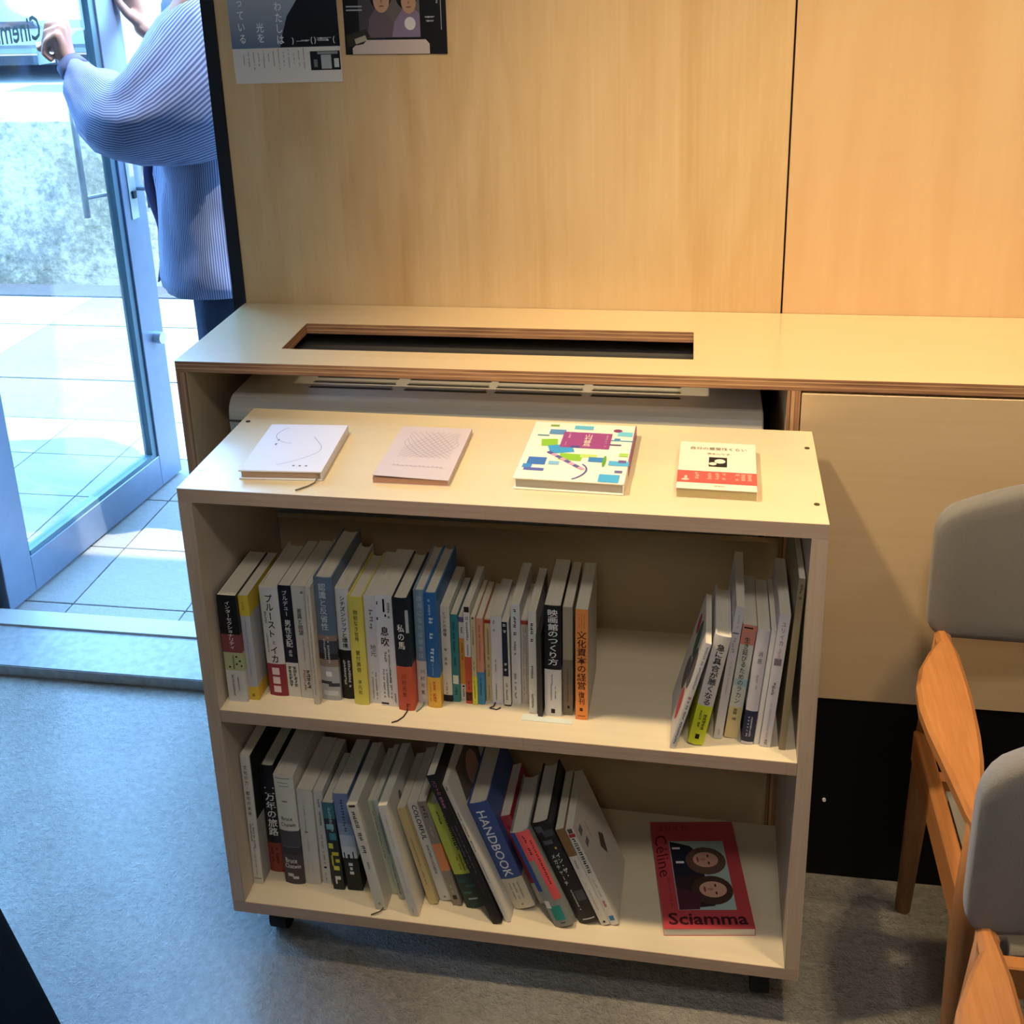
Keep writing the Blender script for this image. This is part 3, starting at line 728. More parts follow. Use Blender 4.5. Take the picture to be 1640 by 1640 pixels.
U('7', '#5e7288', 'tall slate blue hardback with brown and grey landscape bands on spine', hard=True, bands=[(.46, .505, '#8b7870'), (.505, .61, '#3d4351'), (.61, .66, '#2a2c33'), (.66, .72, '#8d7b74'), (.72, 1, '#a3a7ad')],
  texts=[('認識と反省性', .04, .42, .40, '#c9d3dc', .45)], marks=[(.47, .68, .12, '#c5c9ce', .35), (.47, .70, .12, '#c5c9ce', .55)], patches=[(.0, .6, .84, .865, '#3c3f48'), (.4, 1, .855, .885, '#3c3f48'), (.3, .62, .76, .80, '#d6d9dc'), (.1, .9, .92, .96, '#c3c6ca')])
U('8', '#d4d4d2', 'white over black hardback with vertical black title beside slate blue book', hard=True, bands=[(.55, 1, '#17181b')], texts=[('シチズンシップと環境', .06, .53, .40, '#26262a', .52)], marks=[(.64, .90, .2, '#d5d5d5', .68), (.64, .88, .2, '#d5d5d5', .35)])
U('9', '#d3c95c', 'yellow book with black vertical title in the middle of the row', hard=True, texts=[('物欲なき世界', .11, .41, .30, '#4a4624'), ('菅付雅信', .48, .69, .30, '#4a4624'), ('平凡社', .76, .90, .28, '#4a4624')])
U('10', '#d0ced2', 'white paperback with thin grey handwritten title beside the yellow book', texts=[('地元', .44, .56, .50, '#66666c', .55)], marks=[(.05, .36, .34, '#7a7a80', .55, .011), (.62, .66, .6, '#88888e'), (.70, .97, .16, '#7a7a80', .35), (.70, .97, .16, '#7a7a80', .65)])
U('11', '#d8d5d8', 'white book with two large black characters and black streak at top', texts=[('息吹', .27, .46, .46, '#1e1e22', .45)], marks=[(.04, .22, .16, '#55555a', .74), (.50, .60, .16, '#55555a', .42), (.48, .80, .1, '#66666b', .62), (.66, .93, .12, '#66666b', .25), (.66, .93, .12, '#66666b', .45), (.66, .93, .12, '#66666b', .65), (.86, .98, .12, '#55555a', .85)],
  patches=[(.42, .53, .035, .15, '#15151a'), (.08, .14, .06, .09, '#15151a'), (.5, .6, .17, .19, '#15151a'), (.04, .12, .2, .225, '#15151a'), (.02, .45, .97, .985, '#15151a')])
U('12', '#1b202a', 'dark navy hardback with orange lower band and a black ribbon marker', hard=True, bands=[(.60, 1, '#c25840')], texts=[('私の馬', .22, .45, .44, '#e2e2e0', .45), ('川村元気', .66, .88, .28, '#6e3128', .45)], marks=[(.93, .98, .3, '#6e3128', .6)],
  patches=[(.78, .97, .10, .30, '#aeb2b6')], ribbon=('#2a2224', [(.012, -.001, .004), (.012, -.006, .0015), (.010, -.016, .001), (.004, -.026, .0012), (-.003, -.030, .001)]))
U('13', '#7894a8', 'pale blue hardback with white lower band next to the navy one', hard=True, bands=[(.62, 1, '#d0cdc8')], texts=[('四月になれば彼女は', .04, .60, .42, '#a9c0cc'), ('川村元気', .68, .93, .36, '#4a4a4e')], marks=[(.95, .99, .5, '#55555a')], ribbon=('#5f8f86', [(.008, .0, .002), (.009, -.006, .0012), (.006, -.016, .001), (.002, -.022, .001)]))
U('14', '#2c66a2', 'bright blue hardback with yellow lower band', hard=True, bands=[(.73, 1, '#dcae45')], marks=[(.05, .19, .22, '#a9c4dc', .42), (.20, .60, .34, '#c2d8e8', .5, .012), (.60, .72, .10, '#9ab8d4', .5), (.76, .95, .26, '#c9482f', .55), (.78, .95, .16, '#b98a2c', .25)])
U('15', '#d2cec2', 'white pocket book with black title and black foot beside the bright blue book', bands=[(.93, 1, '#1a1a1c')], texts=[('ヒットの崩壊', .05, .31, .40, '#2a2a2c', .42), ('柴 那典', .42, .62, .30, '#2a2a2c', .42)], marks=[(.80, .93, .2, '#44444a', .4)])
U('16', '#2f7c84', 'small teal pocket book with a white sticker near the foot', marks=[(.08, .42, .32, '#15383c', .45), (.48, .60, .32, '#15383c', .5), (.83, .93, .4, '#15383c')], patches=[(.1, .85, .69, .79, '#d6dcd8')])
U('17', '#d5d1c8', 'small pocket book with purple head and orange spine', bands=[(.0, .06, '#6b5a84'), (.25, .80, '#d1903f')], marks=[(.09, .2, .4, '#3a3a3c'), (.30, .52, .3, '#5a4220'), (.85, .97, .35, '#3a3a3c')], patches=[(.3, .7, .815, .835, BLK)])
U('18', '#d8d5d0', 'white pocket book standing taller with red lower half and black label', bands=[(.51, 1, '#bf5038'), (.88, .97, '#1d1a1b')], texts=[('日', .09, .14, .55, '#44444a')], marks=[(.15, .36, .4, '#5a5a60', .5), (.38, .50, .28, '#44444a'), (.76, .86, .3, '#5a2018')], patches=[(.1, .9, .0, .055, '#2c2828')])
U('19', '#c6b898', 'thin cream pocket book with yellow foot', bands=[(.67, 1, '#d4cf48')], marks=[(.10, .32, .35, '#6a6048'), (.50, .62, .35, '#6a6048'), (.72, .95, .3, '#3f5a30')], patches=[(.35, .65, .0, .02, BLK)])
U('20', '#cf9274', 'salmon pink pocket book with blue lower part', bands=[(.62, 1, '#3d84b2')], marks=[(.05, .22, .3, '#a04c3c'), (.25, .5, .3, '#b0604c'), (.68, .9, .28, '#1c4a6c')])
U('21', '#c9b88c', 'cream pocket book with a red line near the head beside the salmon one', marks=[(.12, .5, .3, '#6f6440'), (.55, .7, .3, '#6f6440'), (.8, .97, .2, '#6f6440')], patches=[(0, 1, .015, .055, '#a03028')])
U('22', '#cfcdd0', 'thick white pocket book with sparse grey lettering and dark ribbon', bulge=.001, marks=[(.04, .10, .2, '#66666c', .3), (.14, .20, .24, '#66666c', .32), (.48, .64, .16, '#77777d', .4), (.76, .95, .18, '#77777d', .4)], ribbon=('#34343a', [(.004, 0, .002), (.003, -.008, .0015), (-.002, -.012, .0012), (.008, -.014, .001), (.013, -.009, .001)]))
U('23', '#cfccc8', 'thin pocket book with a navy spine above a white foot', bands=[(.985, 1, '#1c1c20')], patches=[(.0, .8, .0, .64, '#20263a')], marks=[(.02, .16, .5, '#cfd3da', .4), (.48, .62, .45, '#cfd3da', .4), (.72, .93, .35, '#55555a', .45)])
U('24', '#d0cfd2', 'tall white pocket book with black title near the head', marks=[(.04, .32, .38, '#2c2c30', .42, .006), (.36, .50, .28, '#2c2c30', .42), (.68, .95, .26, '#66666c', .4)])
U('25', '#bdb4aa', 'beige patterned pocket book with a red line near the head', marks=[(.08, .9, .2, '#8d867e', .35), (.06, .9, .2, '#8d867e', .7), (.10, .4, .2, '#9a928a', .5)], patches=[(0, 1, .01, .055, '#a03a34')])
o, t, h, dp = U('26', '#d6d2c8', 'white paperback with dark red lower cover, left of the bookend gap', marks=[(.07, .30, .40, '#26262a', .45, .006), (.52, .66, .3, '#26262a', .45), (.80, .95, .28, '#44444a', .45)],
  side=[([(.002, .001), (.108, .001), (.108, .06), (.002, .09)], [[0, 1, 2, 3]], 0, 0, '#6a1f2a')])
U('27', '#19191c', 'thick black and white book with bold white title', bulge=.0012, bands=[(.57, 1, '#d6d4d0')], texts=[('映画館のつくり方', .03, .53, .62, '#e8e8e6', .52)], marks=[(.61, .72, .08, '#55555a', .45), (.70, .86, .08, '#55555a', .4), (.72, .84, .08, '#55555a', .65)], patches=[(.38, .62, .93, .97, '#232326')])
U('28', '#a69b84', 'beige and brown paperback between the black and orange books', bands=[(.48, 1, '#7c6f5e')], marks=[(.56, .88, .14, '#4a4036', .5)], patches=[(.45, .7, .91, .935, '#2c2622')])
U('29', '#b9b5ac', 'orange paperback with large dark title at the end of the row', texts=[('文化資本の経営', .19, .72, .72, '#4a2418', .5), ('復刊', .74, .86, .5, '#4a2418', .5)], marks=[(.04, .17, .1, '#b06030', .3), (.04, .17, .1, '#b06030', .5), (.04, .17, .1, '#b06030', .7)], patches=[(0, 1, 0, 1, '#ee9650'), (.35, .6, .89, .92, '#5a2c1c'), (.2, .8, .96, .97, '#a0562c')])
# clear bookend under the last books
be = empty('bookend', CARTM @ Vector((.4600, .036, ZM + .0001)), 'pale bookend plate at the foot of the black and white book', 'bookend', rot=(0, 0, YAW))
M_acr = mat('#cfd8d2', .3, .5)
MB().box(-.0005, .0058, .010, .12, .0, .13).build('upright', mat('#3c3a3a', .5), be)
MB().box(-.022, -.0008, 0, .013, 0, .0006).build('base_plate', M_acr, be)
MB().box(-.0008, .047, 0, .010, 0, .0006).build('base_plate', M_acr, be)

mg = lambda *a, **k: RR(*a, cat='magazine', name='magazine', **k)
o, t, h, dp = mg('R1', '#cfcdcc', 'white magazine with coloured ovals on its cover leaning at the left end', texts=[], marks=[(.03, .45, .4, '#8a8684', .5), (.47, .53, .6, '#a03a40'), (.54, .97, .42, '#44444a', .5)])
sf = lambda u, v, l: (-.00013 - l, u, v)
print_on('cover_print', [(*ell2(.024, .05), .034, .045, '#b04850'), (*ell2(.034, .05), .062, .075, '#6d6a70'), (*ell2(.036, .06), .030, .105, '#5a5660'), (*ell2(.03, .055), .06, .13, '#4c6a58'), (*ell2(.022, .03), .088, .135, '#b04850'), (*marks2(.004, .05, 3), .018, .13, '#44444a')], sf, o)
RR('R2', '#cbc8c6', 'book with bold black handwritten title above a lime green band', bulge=.002, hard=True, bands=[(.635, 1, '#c9d22e')], texts=[('急に具合が悪くなる', .07, .63, .52, '#1c1c1e', .52)], marks=[(.68, .86, .18, '#2c3010', .36), (.68, .88, .24, '#2c3010', .66), (.96, .985, .3, '#2c3010')], patches=[(.36, .62, .90, .945, '#1c1c10')])
RR('R3', '#cbc7ca', 'thin pale lilac book standing tall with grey marks, beside the lime banded book', marks=[(.05, .18, .3, '#a8a4ac', .5), (.22, .34, .4, '#9a96a0', .45, .008), (.40, .66, .2, '#a09c9e', .5), (.92, .98, .3, '#9a9698')], patches=[(.1, .8, .185, .195, '#6a6a74')])
RR('R4', '#cfd0c2', 'cream book with salmon head and black vertical title', bands=[(0, .17, '#d58b78'), (.72, 1, '#cfc08c')], texts=[('生き延びるためのラカン', .10, .69, .42, '#2a2c2c', .48), ('斎藤 環', .73, .84, .3, '#3a3a34', .48)], marks=[(.95, .97, .5, '#77704c')], patches=[(.1, .75, .02, .032, BLK), (.0, 1, .47, .53, '#a9c3c8')])
RR('R5', '#c5c1c8', 'pale grey book with dark blue paper band and short grey title', bulge=.0016, bands=[(.70, .975, '#232a48')], texts=[('消息', .17, .29, .42, '#6a6a74')], marks=[(.38, .52, .2, '#8a8a92'), (.75, .93, .16, '#c9cdda', .35), (.75, .93, .16, '#c9cdda', .6)])
mg('R6', '#d8d6d0', 'thin white stapled booklet between pale grey book and white magazine', marks=[])
mg('R7', '#cdc9ce', 'white magazine with katakana masthead on its spine near the right panel', texts=[('ユリイカ', .05, .23, .45, '#66666e', .5)], marks=[(.25, .34, .3, '#b89aa4'), (.50, .62, .35, '#5a5a64', .45), (.66, .93, .2, '#a9a5ac', .5), (.94, .985, .3, '#5a5a64')], patches=[(.15, .8, .325, .375, '#77707a')])
RR('R8', '#8a7d62', 'tall thin olive brown book against the right side panel', hard=False, marks=[(.03, .12, .5, '#4a4232')], dep=.18)

LL('L1', '#d2d0c6', 'tall thin white book with black title, leftmost on the bottom shelf', texts=[('文化の力、都市の未来', .07, .46, .42, '#3a3a3c', .42)], marks=[(.52, .66, .2, '#55555a', .3), (.52, .72, .2, '#66666b', .6), (.70, .93, .12, '#66666b', .45)], patches=[(.1, .9, .95, .957, '#77777a')], dep=.166,
  side=[([(.002, .001), (.16, .001), (.16, .1), (.002, .12)], [[0, 1, 2, 3]], 0, 0, '#a9a9a6'), ([(.002, .12), (.16, .1), (.16, .234), (.002, .234)], [[0, 1, 2, 3]], 0, 0, '#15161a')])
LL('L2', '#1a1b21', 'black hardback with bold white title above a rust red band', hard=True, bands=[(.72, 1, '#8c4034')], texts=[('一万年の旅路', .16, .65, .66, '#e4e2de', .55)], marks=[(.67, .71, .5, '#aaaaaa'), (.76, .93, .2, '#3c1812', .3), (.76, .93, .22, '#3c1812', .65)])
LL('L3', '#d5d2c4', 'thick cream hardback with dark photographic lower half', hard=True, bulge=.003, bands=[(.50, .64, '#4d474d'), (.64, .72, '#3d373d'), (.72, 1, '#474148')], texts=[('Bruce', .37, .405, .55, '#44424a', .48, 'h'), ('Chatwin', .425, .46, .72, '#44424a', .52, 'h'), ('Bruce', .755, .80, .6, '#e6e4e6', .45, 'h'), ('Chatwin', .81, .85, .8, '#e6e4e6', .5, 'h')],
  patches=[(.1, .85, .02, .027, '#8a867c'), (.2, .7, .06, .066, '#8a867c'), (.25, .75, .09, .096, '#8a867c'), (.33, .6, .225, .235, '#66625c'), (.2, .5, .90, .93, '#c9c6ca'), (.45, .75, .925, .95, '#c9c6ca'), (.05, .95, .645, .652, '#77727a')])
LL('L4', '#cfccc2', 'plain white paperback with faint grey lettering right of the cream hardback', bulge=.0012, marks=[(.16, .44, .10, '#a09c94', .4), (.52, .66, .1, '#a09c94', .45), (.74, .93, .07, '#aaa69e', .3), (.74, .90, .07, '#aaa69e', .6)], patches=[(.3, .5, .43, .445, '#77736c')])
LL('L5', '#d0cdc5', 'slim white paperback with small black title beside the teal paperback', marks=[(.08, .38, .26, '#3a3a3c', .5), (.46, .62, .2, '#66666a', .45), (.64, .80, .24, '#66666a', .5), (.88, .97, .2, '#77777a')], patches=[(.35, .65, .81, .83, BLK)])
LL('L6', '#20282c', 'dark paperback with teal and yellow graphic shapes on its spine', bands=[(0, .18, '#3d7078')], patches=[(.15, .8, .24, .3, '#7fb3b8'), (.3, .9, .34, .42, '#4c8890'), (.1, .5, .46, .52, '#d8d25c'), (.3, .9, .56, .60, '#c9c03c'), (.2, .35, .60, .72, '#c9c03c'), (.55, .9, .64, .68, '#c9c03c'), (.3, .8, .72, .77, '#d8d25c'), (.3, .8, .84, .88, '#dcdcd4'), (.3, .45, .88, .93, '#dcdcd4')], marks=[(.05, .35, .3, '#9cc0c4', .6), (.95, .98, .4, '#aaaaaa')])
LL('L7', '#6f83a8', 'blue paperback fading to white with a black lower third', bands=[(.30, .42, '#8d9db8'), (.42, .54, '#b4bfcc'), (.54, .66, '#c9d0d6'), (.66, 1, '#1c1e22')], marks=[(.05, .44, .20, '#3c4a70', .5, .010), (.88, .90, .5, '#aaaaaa'), (.95, .965, .5, '#8a8a8a')], texts=[], patches=[(.1, .18, .60, .68, '#1c1e22'), (.35, .5, .62, .68, '#1c1e22'), (.7, .78, .59, .68, '#1c1e22'), (.32, .6, .71, .74, '#dcdcdc'), (.38, .55, .755, .785, '#dcdcdc'), (.32, .6, .80, .83, '#dcdcdc')])
LL('L8', '#cfcbbf', 'white hardback pulled forward with small black spine title and ribbon', texts=[], marks=[(.06, .46, .42, '#44444a', .5, .0075), (.52, .62, .2, '#66666a'), (.93, .97, .3, '#77777a')], patches=[(.2, .8, .005, .025, '#3c2c2c')], dep=.135, ribbon=('#3a2c26', [(.012, .0, .003), (.010, -.006, .003), (.004, -.010, .0035), (-.004, -.012, .002)]))
LL('L9', '#c3c7ae', 'pale green slim book between two white books', marks=[(.10, .62, .22, '#55604c', .4)])
LL('L10', '#b4c2b6', 'thin pale teal book right behind the pale green one', marks=[(.15, .55, .3, '#5a6a6c', .5), (.62, .95, .3, '#6a6a66', .5)])
LL('L11', '#d0cdc4', 'white paperback pulled furthest forward on the bottom shelf', marks=[(.08, .4, .16, '#9aa29c', .5), (.45, .8, .12, '#aaaaa4'), (.93, .98, .2, '#8a8a86')], dep=.135,
  side=[(*ell2(.012, .03), .05, .165, '#6a6a70'), (*ell2(.02, .02), .075, .15, '#9a8a78'), (*ell2(.008, .008), .045, .125, '#c9a24c')])
LL('L12', '#c9b684', 'mustard cream paperback squeezed left of the book titled COLORFUL', marks=[(.3, .8, .16, '#7a6c48', .5)])
LL('L13', '#d5d3ca', 'white book with bold black sans serif latin title COLORFUL', texts=[('COLORFUL', .02, .37, .40, '#1c1c1e', .5, 'r'), ('WATARU UCHIDA', .42, .72, .22, '#2c2c2e', .5, 'r')], marks=[(.95, .98, .2, '#55555a')])
LL('L14', '#8f8577', 'taupe book with an orange patch in mid spine', bands=[(.40, .66, '#e0905a')], marks=[(.03, .20, .5, '#55504a', .5, .012), (.24, .36, .16, '#cfcac0'), (.80, .88, .2, '#cfcac0')], patches=[(.3, .75, .90, .94, '#3c3830')])
LL('L15', '#bcc54c', 'lime green book with dark green lower third', hard=True, bands=[(.67, 1, '#1d3633')], marks=[(.06, .46, .18, '#26280f', .72, .008), (.06, .22, .12, '#26280f', .38, .006), (.48, .64, .09, '#44481c', .7), (.48, .64, .09, '#44481c', .85), (.50, .64, .09, '#44481c', .5)], patches=[(.1, .5, .72, .75, '#2f5a54'), (.4, .9, .78, .80, '#2f5a54'), (.15, .6, .84, .86, '#3c6a60'), (.3, .8, .905, .92, '#8fa89c')])
mgl = lambda *a, **k: LL(*a, cat='magazine', name='magazine', **k)
mgl('L16', '#16161a', 'black magazine with pink masthead leaning across the bottom shelf', texts=[('ユリイカ', .035, .13, .50, '#b86a8c', .5)], marks=[(.14, .27, .4, '#9a6a88', .5, .005), (.33, .62, .12, '#77777d', .3), (.33, .66, .12, '#77777d', .7), (.70, .8, .1, '#55555a')], dep=.185)
mgl('L17', '#d0cec4', 'thin white magazine leaning behind the blue HANDBOOK', marks=[(.02, .08, .5, '#3a3a3c'), (.20, .50, .3, '#3a3a3c', .5, .005), (.55, .72, .25, '#55555a')], dep=.17,
  side=[([(.03, .19), (.12, .17), (.15, .235), (.04, .24)], [[0, 1, 2, 3]], 0, 0, '#5a544e'), (*ell2(.05, .05), .09, .2, '#a98a80')])
LL('L18', '#3c5490', 'thick blue book with white handwritten latin title HANDBOOK', hard=True, bulge=.0025, bands=[(.71, 1, '#c6bfae')], texts=[('HANDBOOK', .07, .69, .42, '#e2e6ee', .48, 'r')], marks=[(.75, .92, .09, '#7a7468', .3), (.75, .92, .09, '#7a7468', .5), (.75, .92, .09, '#7a7468', .7)], patches=[(.45, .55, .95, .965, '#8a7c3c')])
LL('L19', '#a83a46', 'red paperback mostly hidden behind the blue HANDBOOK', bands=[(.76, 1, '#cfcabd')], marks=[(.1, .3, .16, '#5c1c24', .4)])
LL('L20', '#868a86', 'thick grey book with red and blue blocks on its spine', hard=True, bulge=.003, patches=[(.0, .26, .0, .62, '#2c4f94'), (.28, 1, .0, .30, '#d4575a'), (.60, 1, .30, .72, '#d4575a'), (.2, .75, .78, .93, '#2f8c82'), (.05, .3, .72, .80, '#dcdcd8'), (.4, .65, .955, .965, '#2c3038')],
  texts=[], marks=[(.04, .26, .13, '#4c2024', .60, .007), (.10, .6, .1, '#5c2024', .84, .008)])
LL('L21', '#1b1b1f', 'black book with grey rock picture and white katakana title', hard=True, bulge=.002, texts=[('イン・ザ・', .30, .55, .26, '#e2e2e0', .64), ('メガチャーチ', .30, .62, .24, '#e2e2e0', .36)], marks=[(.66, .88, .1, '#c9c9c9', .4)], patches=[(.1, .5, .03, .09, '#55565c'), (.4, .95, .08, .14, '#4a4b50'), (.2, .7, .17, .21, '#5a5b60'), (.65, .75, .245, .265, '#d9b84c'), (.5, .98, .68, .78, '#4a4b50'), (.25, .9, .955, .965, '#c9c9c9')])
LL('L22', '#d3d0c6', 'slim white book with brown upper spine', bands=[(0, .28, '#86663f')], marks=[(.32, .42, .3, '#66666a'), (.55, .85, .14, '#a08a80')], patches=[(.4, .65, .955, .975, BLK)])
o, t, h, dp = LL('L23', '#d6d3cb', 'white book with small red disc, rightmost of the leaning row', marks=[(.09, .48, .5, '#2a2a2c', .5, .008), (.52, .70, .16, '#77777a'), (.74, .86, .5, '#b0343c', .5, .006)], patches=[(.2, .8, .0, .045, '#55524a'), (.1, .9, .05, .085, '#b0343c'), (.2, .8, .90, .95, '#3c7fae')],
  side=[([(.060, .085), (.073, .10), (.086, .085), (.073, .06)], [[0, 1, 2, 3]], 0, 0, '#5d5448'), (*rect2(.014, .012), .020, .152, '#77777a'), (*rect2(.014, .010), .024, .128, '#77777a'), (*rect2(.0015, .03), .045, .13, '#8a8a8c')])

# ------------------------------------------------------------------ books lying flat
def flat_book(name, cat, x, y, z, rot, w, h, t, cover, label, group=None, hard=False, spine=None, pages=None, lift=0.0, spine_part=None):
    M = CARTM @ Matrix.Translation((x, y, z + .0001)) @ Matrix.Rotation(math.radians(rot), 4, 'Z')
    o = empty(name, M.translation, label, cat, group); o.rotation_euler = M.to_euler()
    ct = .0022 if hard else .0006; oh = .003 if hard else .0006
    mb = MB()
    mb.box(0, w, 0, h, 0, ct)
    if lift:   # front board springs open at its free corner
        n = 8; rings = []
        for i in range(n + 1):
            yy = h * i / n; k = (1 - i / n) ** 2
            rings.append([(0, yy, t - ct + lift * k), (w * .5, yy, t - ct + lift * .45 * k), (w, yy, t - ct), (w, yy, t), (w * .5, yy, t + lift * .45 * k), (0, yy, t + lift * k)])
        mb.loft(rings)
    else: mb.box(0, w, 0, h, t - ct, t)
    mb.box(w - ct, w, 0, h, ct, t - ct)
    mb.build('cover', mat(cover, .4, .4), o, bevel=.0006 if hard else 0, seg=1)
    MB().box(oh, w - ct, oh, h - oh, ct, t - ct).build('page_block', pages or pages_mat(), o)
    if spine: MB().box(w - ct * .5, w + .0003, h * spine[1], h * spine[2], .0003, t + .0003).build('spine_strip', mat(spine[0], .4), o)
    return o

TZ = TOPZ
GT = 'books laid out on top of the cart'
frt = lambda t: (lambda u, v, l: (u, v, t + l))
b1 = flat_book('book', 'book', .0725, .034, TZ, 4.0, .112, .150, .0135, '#dfe1ea', 'white square-ish hardback with a thin drawn curve, leftmost on the cart top', GT, hard=True, pages=mat('#c9a98e', .7))
its = []
def curve2(pts, wd):
    V = []; F = []
    for i, p in enumerate(pts):
        a = Vector(pts[min(i+1, len(pts)-1)]) - Vector(pts[max(i-1, 0)]); nn = Vector((-a.y, a.x)).normalized() * wd / 2
        V += [(p[0] - nn.x, p[1] - nn.y), (p[0] + nn.x, p[1] + nn.y)]
        if i: m_ = len(V); F.append([m_-4, m_-2, m_-1, m_-3])
    return V, F
def bez(p, n=18):
    o = []
    for i in range(n + 1):
        t = i / n; a = (1-t)**3; b = 3*t*(1-t)**2; c = 3*t*t*(1-t); d = t**3
        o.append((a*p[0][0]+b*p[1][0]+c*p[2][0]+d*p[3][0], a*p[0][1]+b*p[1][1]+c*p[2][1]+d*p[3][1]))
    return o
its.append((*curve2(bez([(.030, .138), (.004, .110), (.030, .085), (.047, .086)]), .0007), 0, 0, '#8a90a8'))
its.append((*curve2(bez([(.074, .108), (.086, .085), (.104, .07), (.086, .05)]) + bez([(.086, .05), (.07, .03), (.05, .02), (.046, .018)])[1:], .0007), 0, 0, '#8a90a8'))
its.append((*marks2(.0035, .028, 4, 1, .007), .027, .085, '#55586a'))
for k in range(3): its.append((*ell2(.0035, .003), .070 + k * .0085, .016, '#55586a'))
print_on('cover_print', its, frt(.0135), b1)
MB().tube([(.106, .004, .007), (.1065, -.0015, .006), (.104, -.008, .002), (.098, -.016, .0012), (.088, -.026, .0012), (.084, -.029, .0012)], .0011, 6).build('ribbon', mat('#77705c', .7), b1)

b2 = flat_book('booklet', 'booklet', .2510, .0440, TZ, .8, .1005, .163, .0085, '#cbbfc0', 'pale mauve booklet with a line lattice and slightly open cover on the cart top', GT, pages=mat('#b58a72', .7), lift=.0035)
its = []
for k in range(9):
    a = (.022 + k * .0085, .062); 
    its.append((*curve2(bez([(max(.018, a[0] - .03), .062 + max(0, .018 - a[0] + .03)), (a[0], .09), (a[0] + .01, .11), (min(.088, a[0] + .035), .145 - max(0, a[0] + .035 - .088) * .9)]), .00055), 0, 0, '#a1989c'))
    its.append((*curve2(bez([(min(.088, a[0] + .03), .062 + max(0, a[0] + .03 - .088)), (a[0], .09), (a[0] - .01, .11), (max(.018, a[0] - .035), .145 - max(0, .018 - a[0] + .035) * .9)]), .00055), 0, 0, '#a1989c'))
for k in range(12): its.append((*rect2(.003, .002), .02 + k * .0058, .036 - .001 * (k % 3), '#b3aaad'))
print_on('cover_print', its, lambda u, v, l: (u, v, .0085 + l + .0035 * (1 - v / .163) ** 2 * (max(0, 1 - u / .1005)) + .0001), b2)

b3 = flat_book('picture_book', 'book', .4345, .0480, TZ, -1.2, .1405, .178, .0165, '#e6e2d4', 'white hardback with blue and green patches and a purple title panel', GT, hard=True, spine=('#8a4a7c', .30, 1.0), pages=mat('#bdb6a6', .7))
P = [(.100, .052, .062, .126, '#9a4f86')]
its = []
def q2(cx, cy, w, h, c, a=0):
    V, F = rect2(w, h); ca, sa = math.cos(a), math.sin(a)
    its.append(([(p[0]*ca - p[1]*sa, p[0]*sa + p[1]*ca) for p in V], F, cx, cy, c))
for cx, cy, w, h, c, a in ((.022, .052, .024, .022, '#3f6fb0', 0), (.012, .036, .012, .012, '#3f86c4', 0), (.022, .027, .026, .008, '#5a62a8', 0), (.030, .110, .022, .022, '#86b83c', .15), (.048, .092, .032, .026, '#3f96c8', .3),
    (.064, .068, .030, .020, '#86b83c', -.05), (.087, .074, .022, .010, '#b4cf6c', 0), (.098, .064, .020, .014, '#3f7fb8', 0), (.128, .056, .026, .014, '#52a8cf', 0), (.120, .012, .026, .022, '#4aa4cf', 0),
    (.036, .145, .022, .016, '#5a8ab8', 0), (.018, .132, .016, .004, '#4a9098', 0), (.070, .163, .026, .012, '#62b0cc', 0), (.029, .166, .012, .006, '#7ba052', 0), (.128, .148, .020, .014, '#6cbcd2', 0),
    (.126, .126, .030, .003, '#4a98b8', 0), (.119, .130, .008, .006, '#4a80b0', 0), (.118, .112, .016, .004, '#5a4a6c', 0), (.045, .048, .014, .010, '#7fb4d4', 0), (.132, .082, .012, .010, '#9cc45c', 0), (.132, .062, .010, .008, '#6c5a90', 0), (.130, .032, .010, .007, '#6c6a98', 0), (.066, .100, .012, .006, '#4a4a8c', 0)):
    q2(cx, cy, w, h, c, a)
its.append((*ell2(.005, .034, 14), .109, .060, '#5f9a3c')); its.append((*ell2(.012, .010), .117, .158, '#7c3f68'))
for k in range(8): q2(.036 + k * .0065, .078 - k * .006, .009, .006, ('#5a5690', '#c79ab0')[k % 2], -.7)
its.append((*curve2(bez([(.082, .048), (.096, .036), (.088, .014), (.074, .004)]), .0022), 0, 0, '#56528c'))
print_on('cover_print', its, frt(.0165), b3)
tp = print_on('title_panel', [(*rect2(.066, .050), .078, .122, '#93487f')], frt(.0165), b3, lift=.0005)
its = [(*text_flat('山村暮鳥', .0105, .040, 'v'), .080, .122, '#ecdcc8')]
its += [(*marks2(.003, .036, 3), .105, .122, '#d9b8cc'), (*marks2(.003, .018, 4), .054, .134, '#d9b8cc'), (*marks2(.002, .012, 6), .052, .108, '#c79ab8')]
print_on('title_lettering', its, frt(.0165), tp, lift=.0008)

b4 = flat_book('book', 'book', .6385, .0490, TZ, -.8, .0975, .138, .0135, '#e4dcc8', 'cream paperback with a wide red paper band, rightmost on the cart top', GT, pages=mat('#b9a678', .8))
MB().box(-.0003, .0978, .0165, .0500, -.0, .0137).build('paper_band', mat('#d9574f', .5), b4)
its = [(*text_flat('自分の感受性くらい', .072, .0088, 'h'), .050, .118, '#4a4438'), (*text_flat('茨木のり子', .029, .0062, 'h'), .050, .102, '#6a6250')]
its.append((*rect2(.023, .028), .0495, .078, '#2a2420'))
its.append((*ell2(.014, .013), .052, .080, '#d9d2c0')); its.append((*ell2(.010, .009), .043, .072, '#d9d2c0')); its.append((*text_flat('花神社', .013, .0038, 'h'), .052, .009, '#6a6250'))
print_on('cover_print', its[:3] + its[5:], frt(.0135), b4)
print_on('figure_print', its[3:5], frt(.0135), b4, lift=.0005)
its = [(*marks2(.0055, .026, k + 30, 1, .0065), xx, .033, '#f2b9a8') for k, xx in enumerate((.024, .040, .049, .057, .074, .081, .089))]
its += [(*ell2(.010, .006), .010, .024, '#f2b9a8'), (*ell2(.004, .008), .0105, .031, '#f2b9a8')]
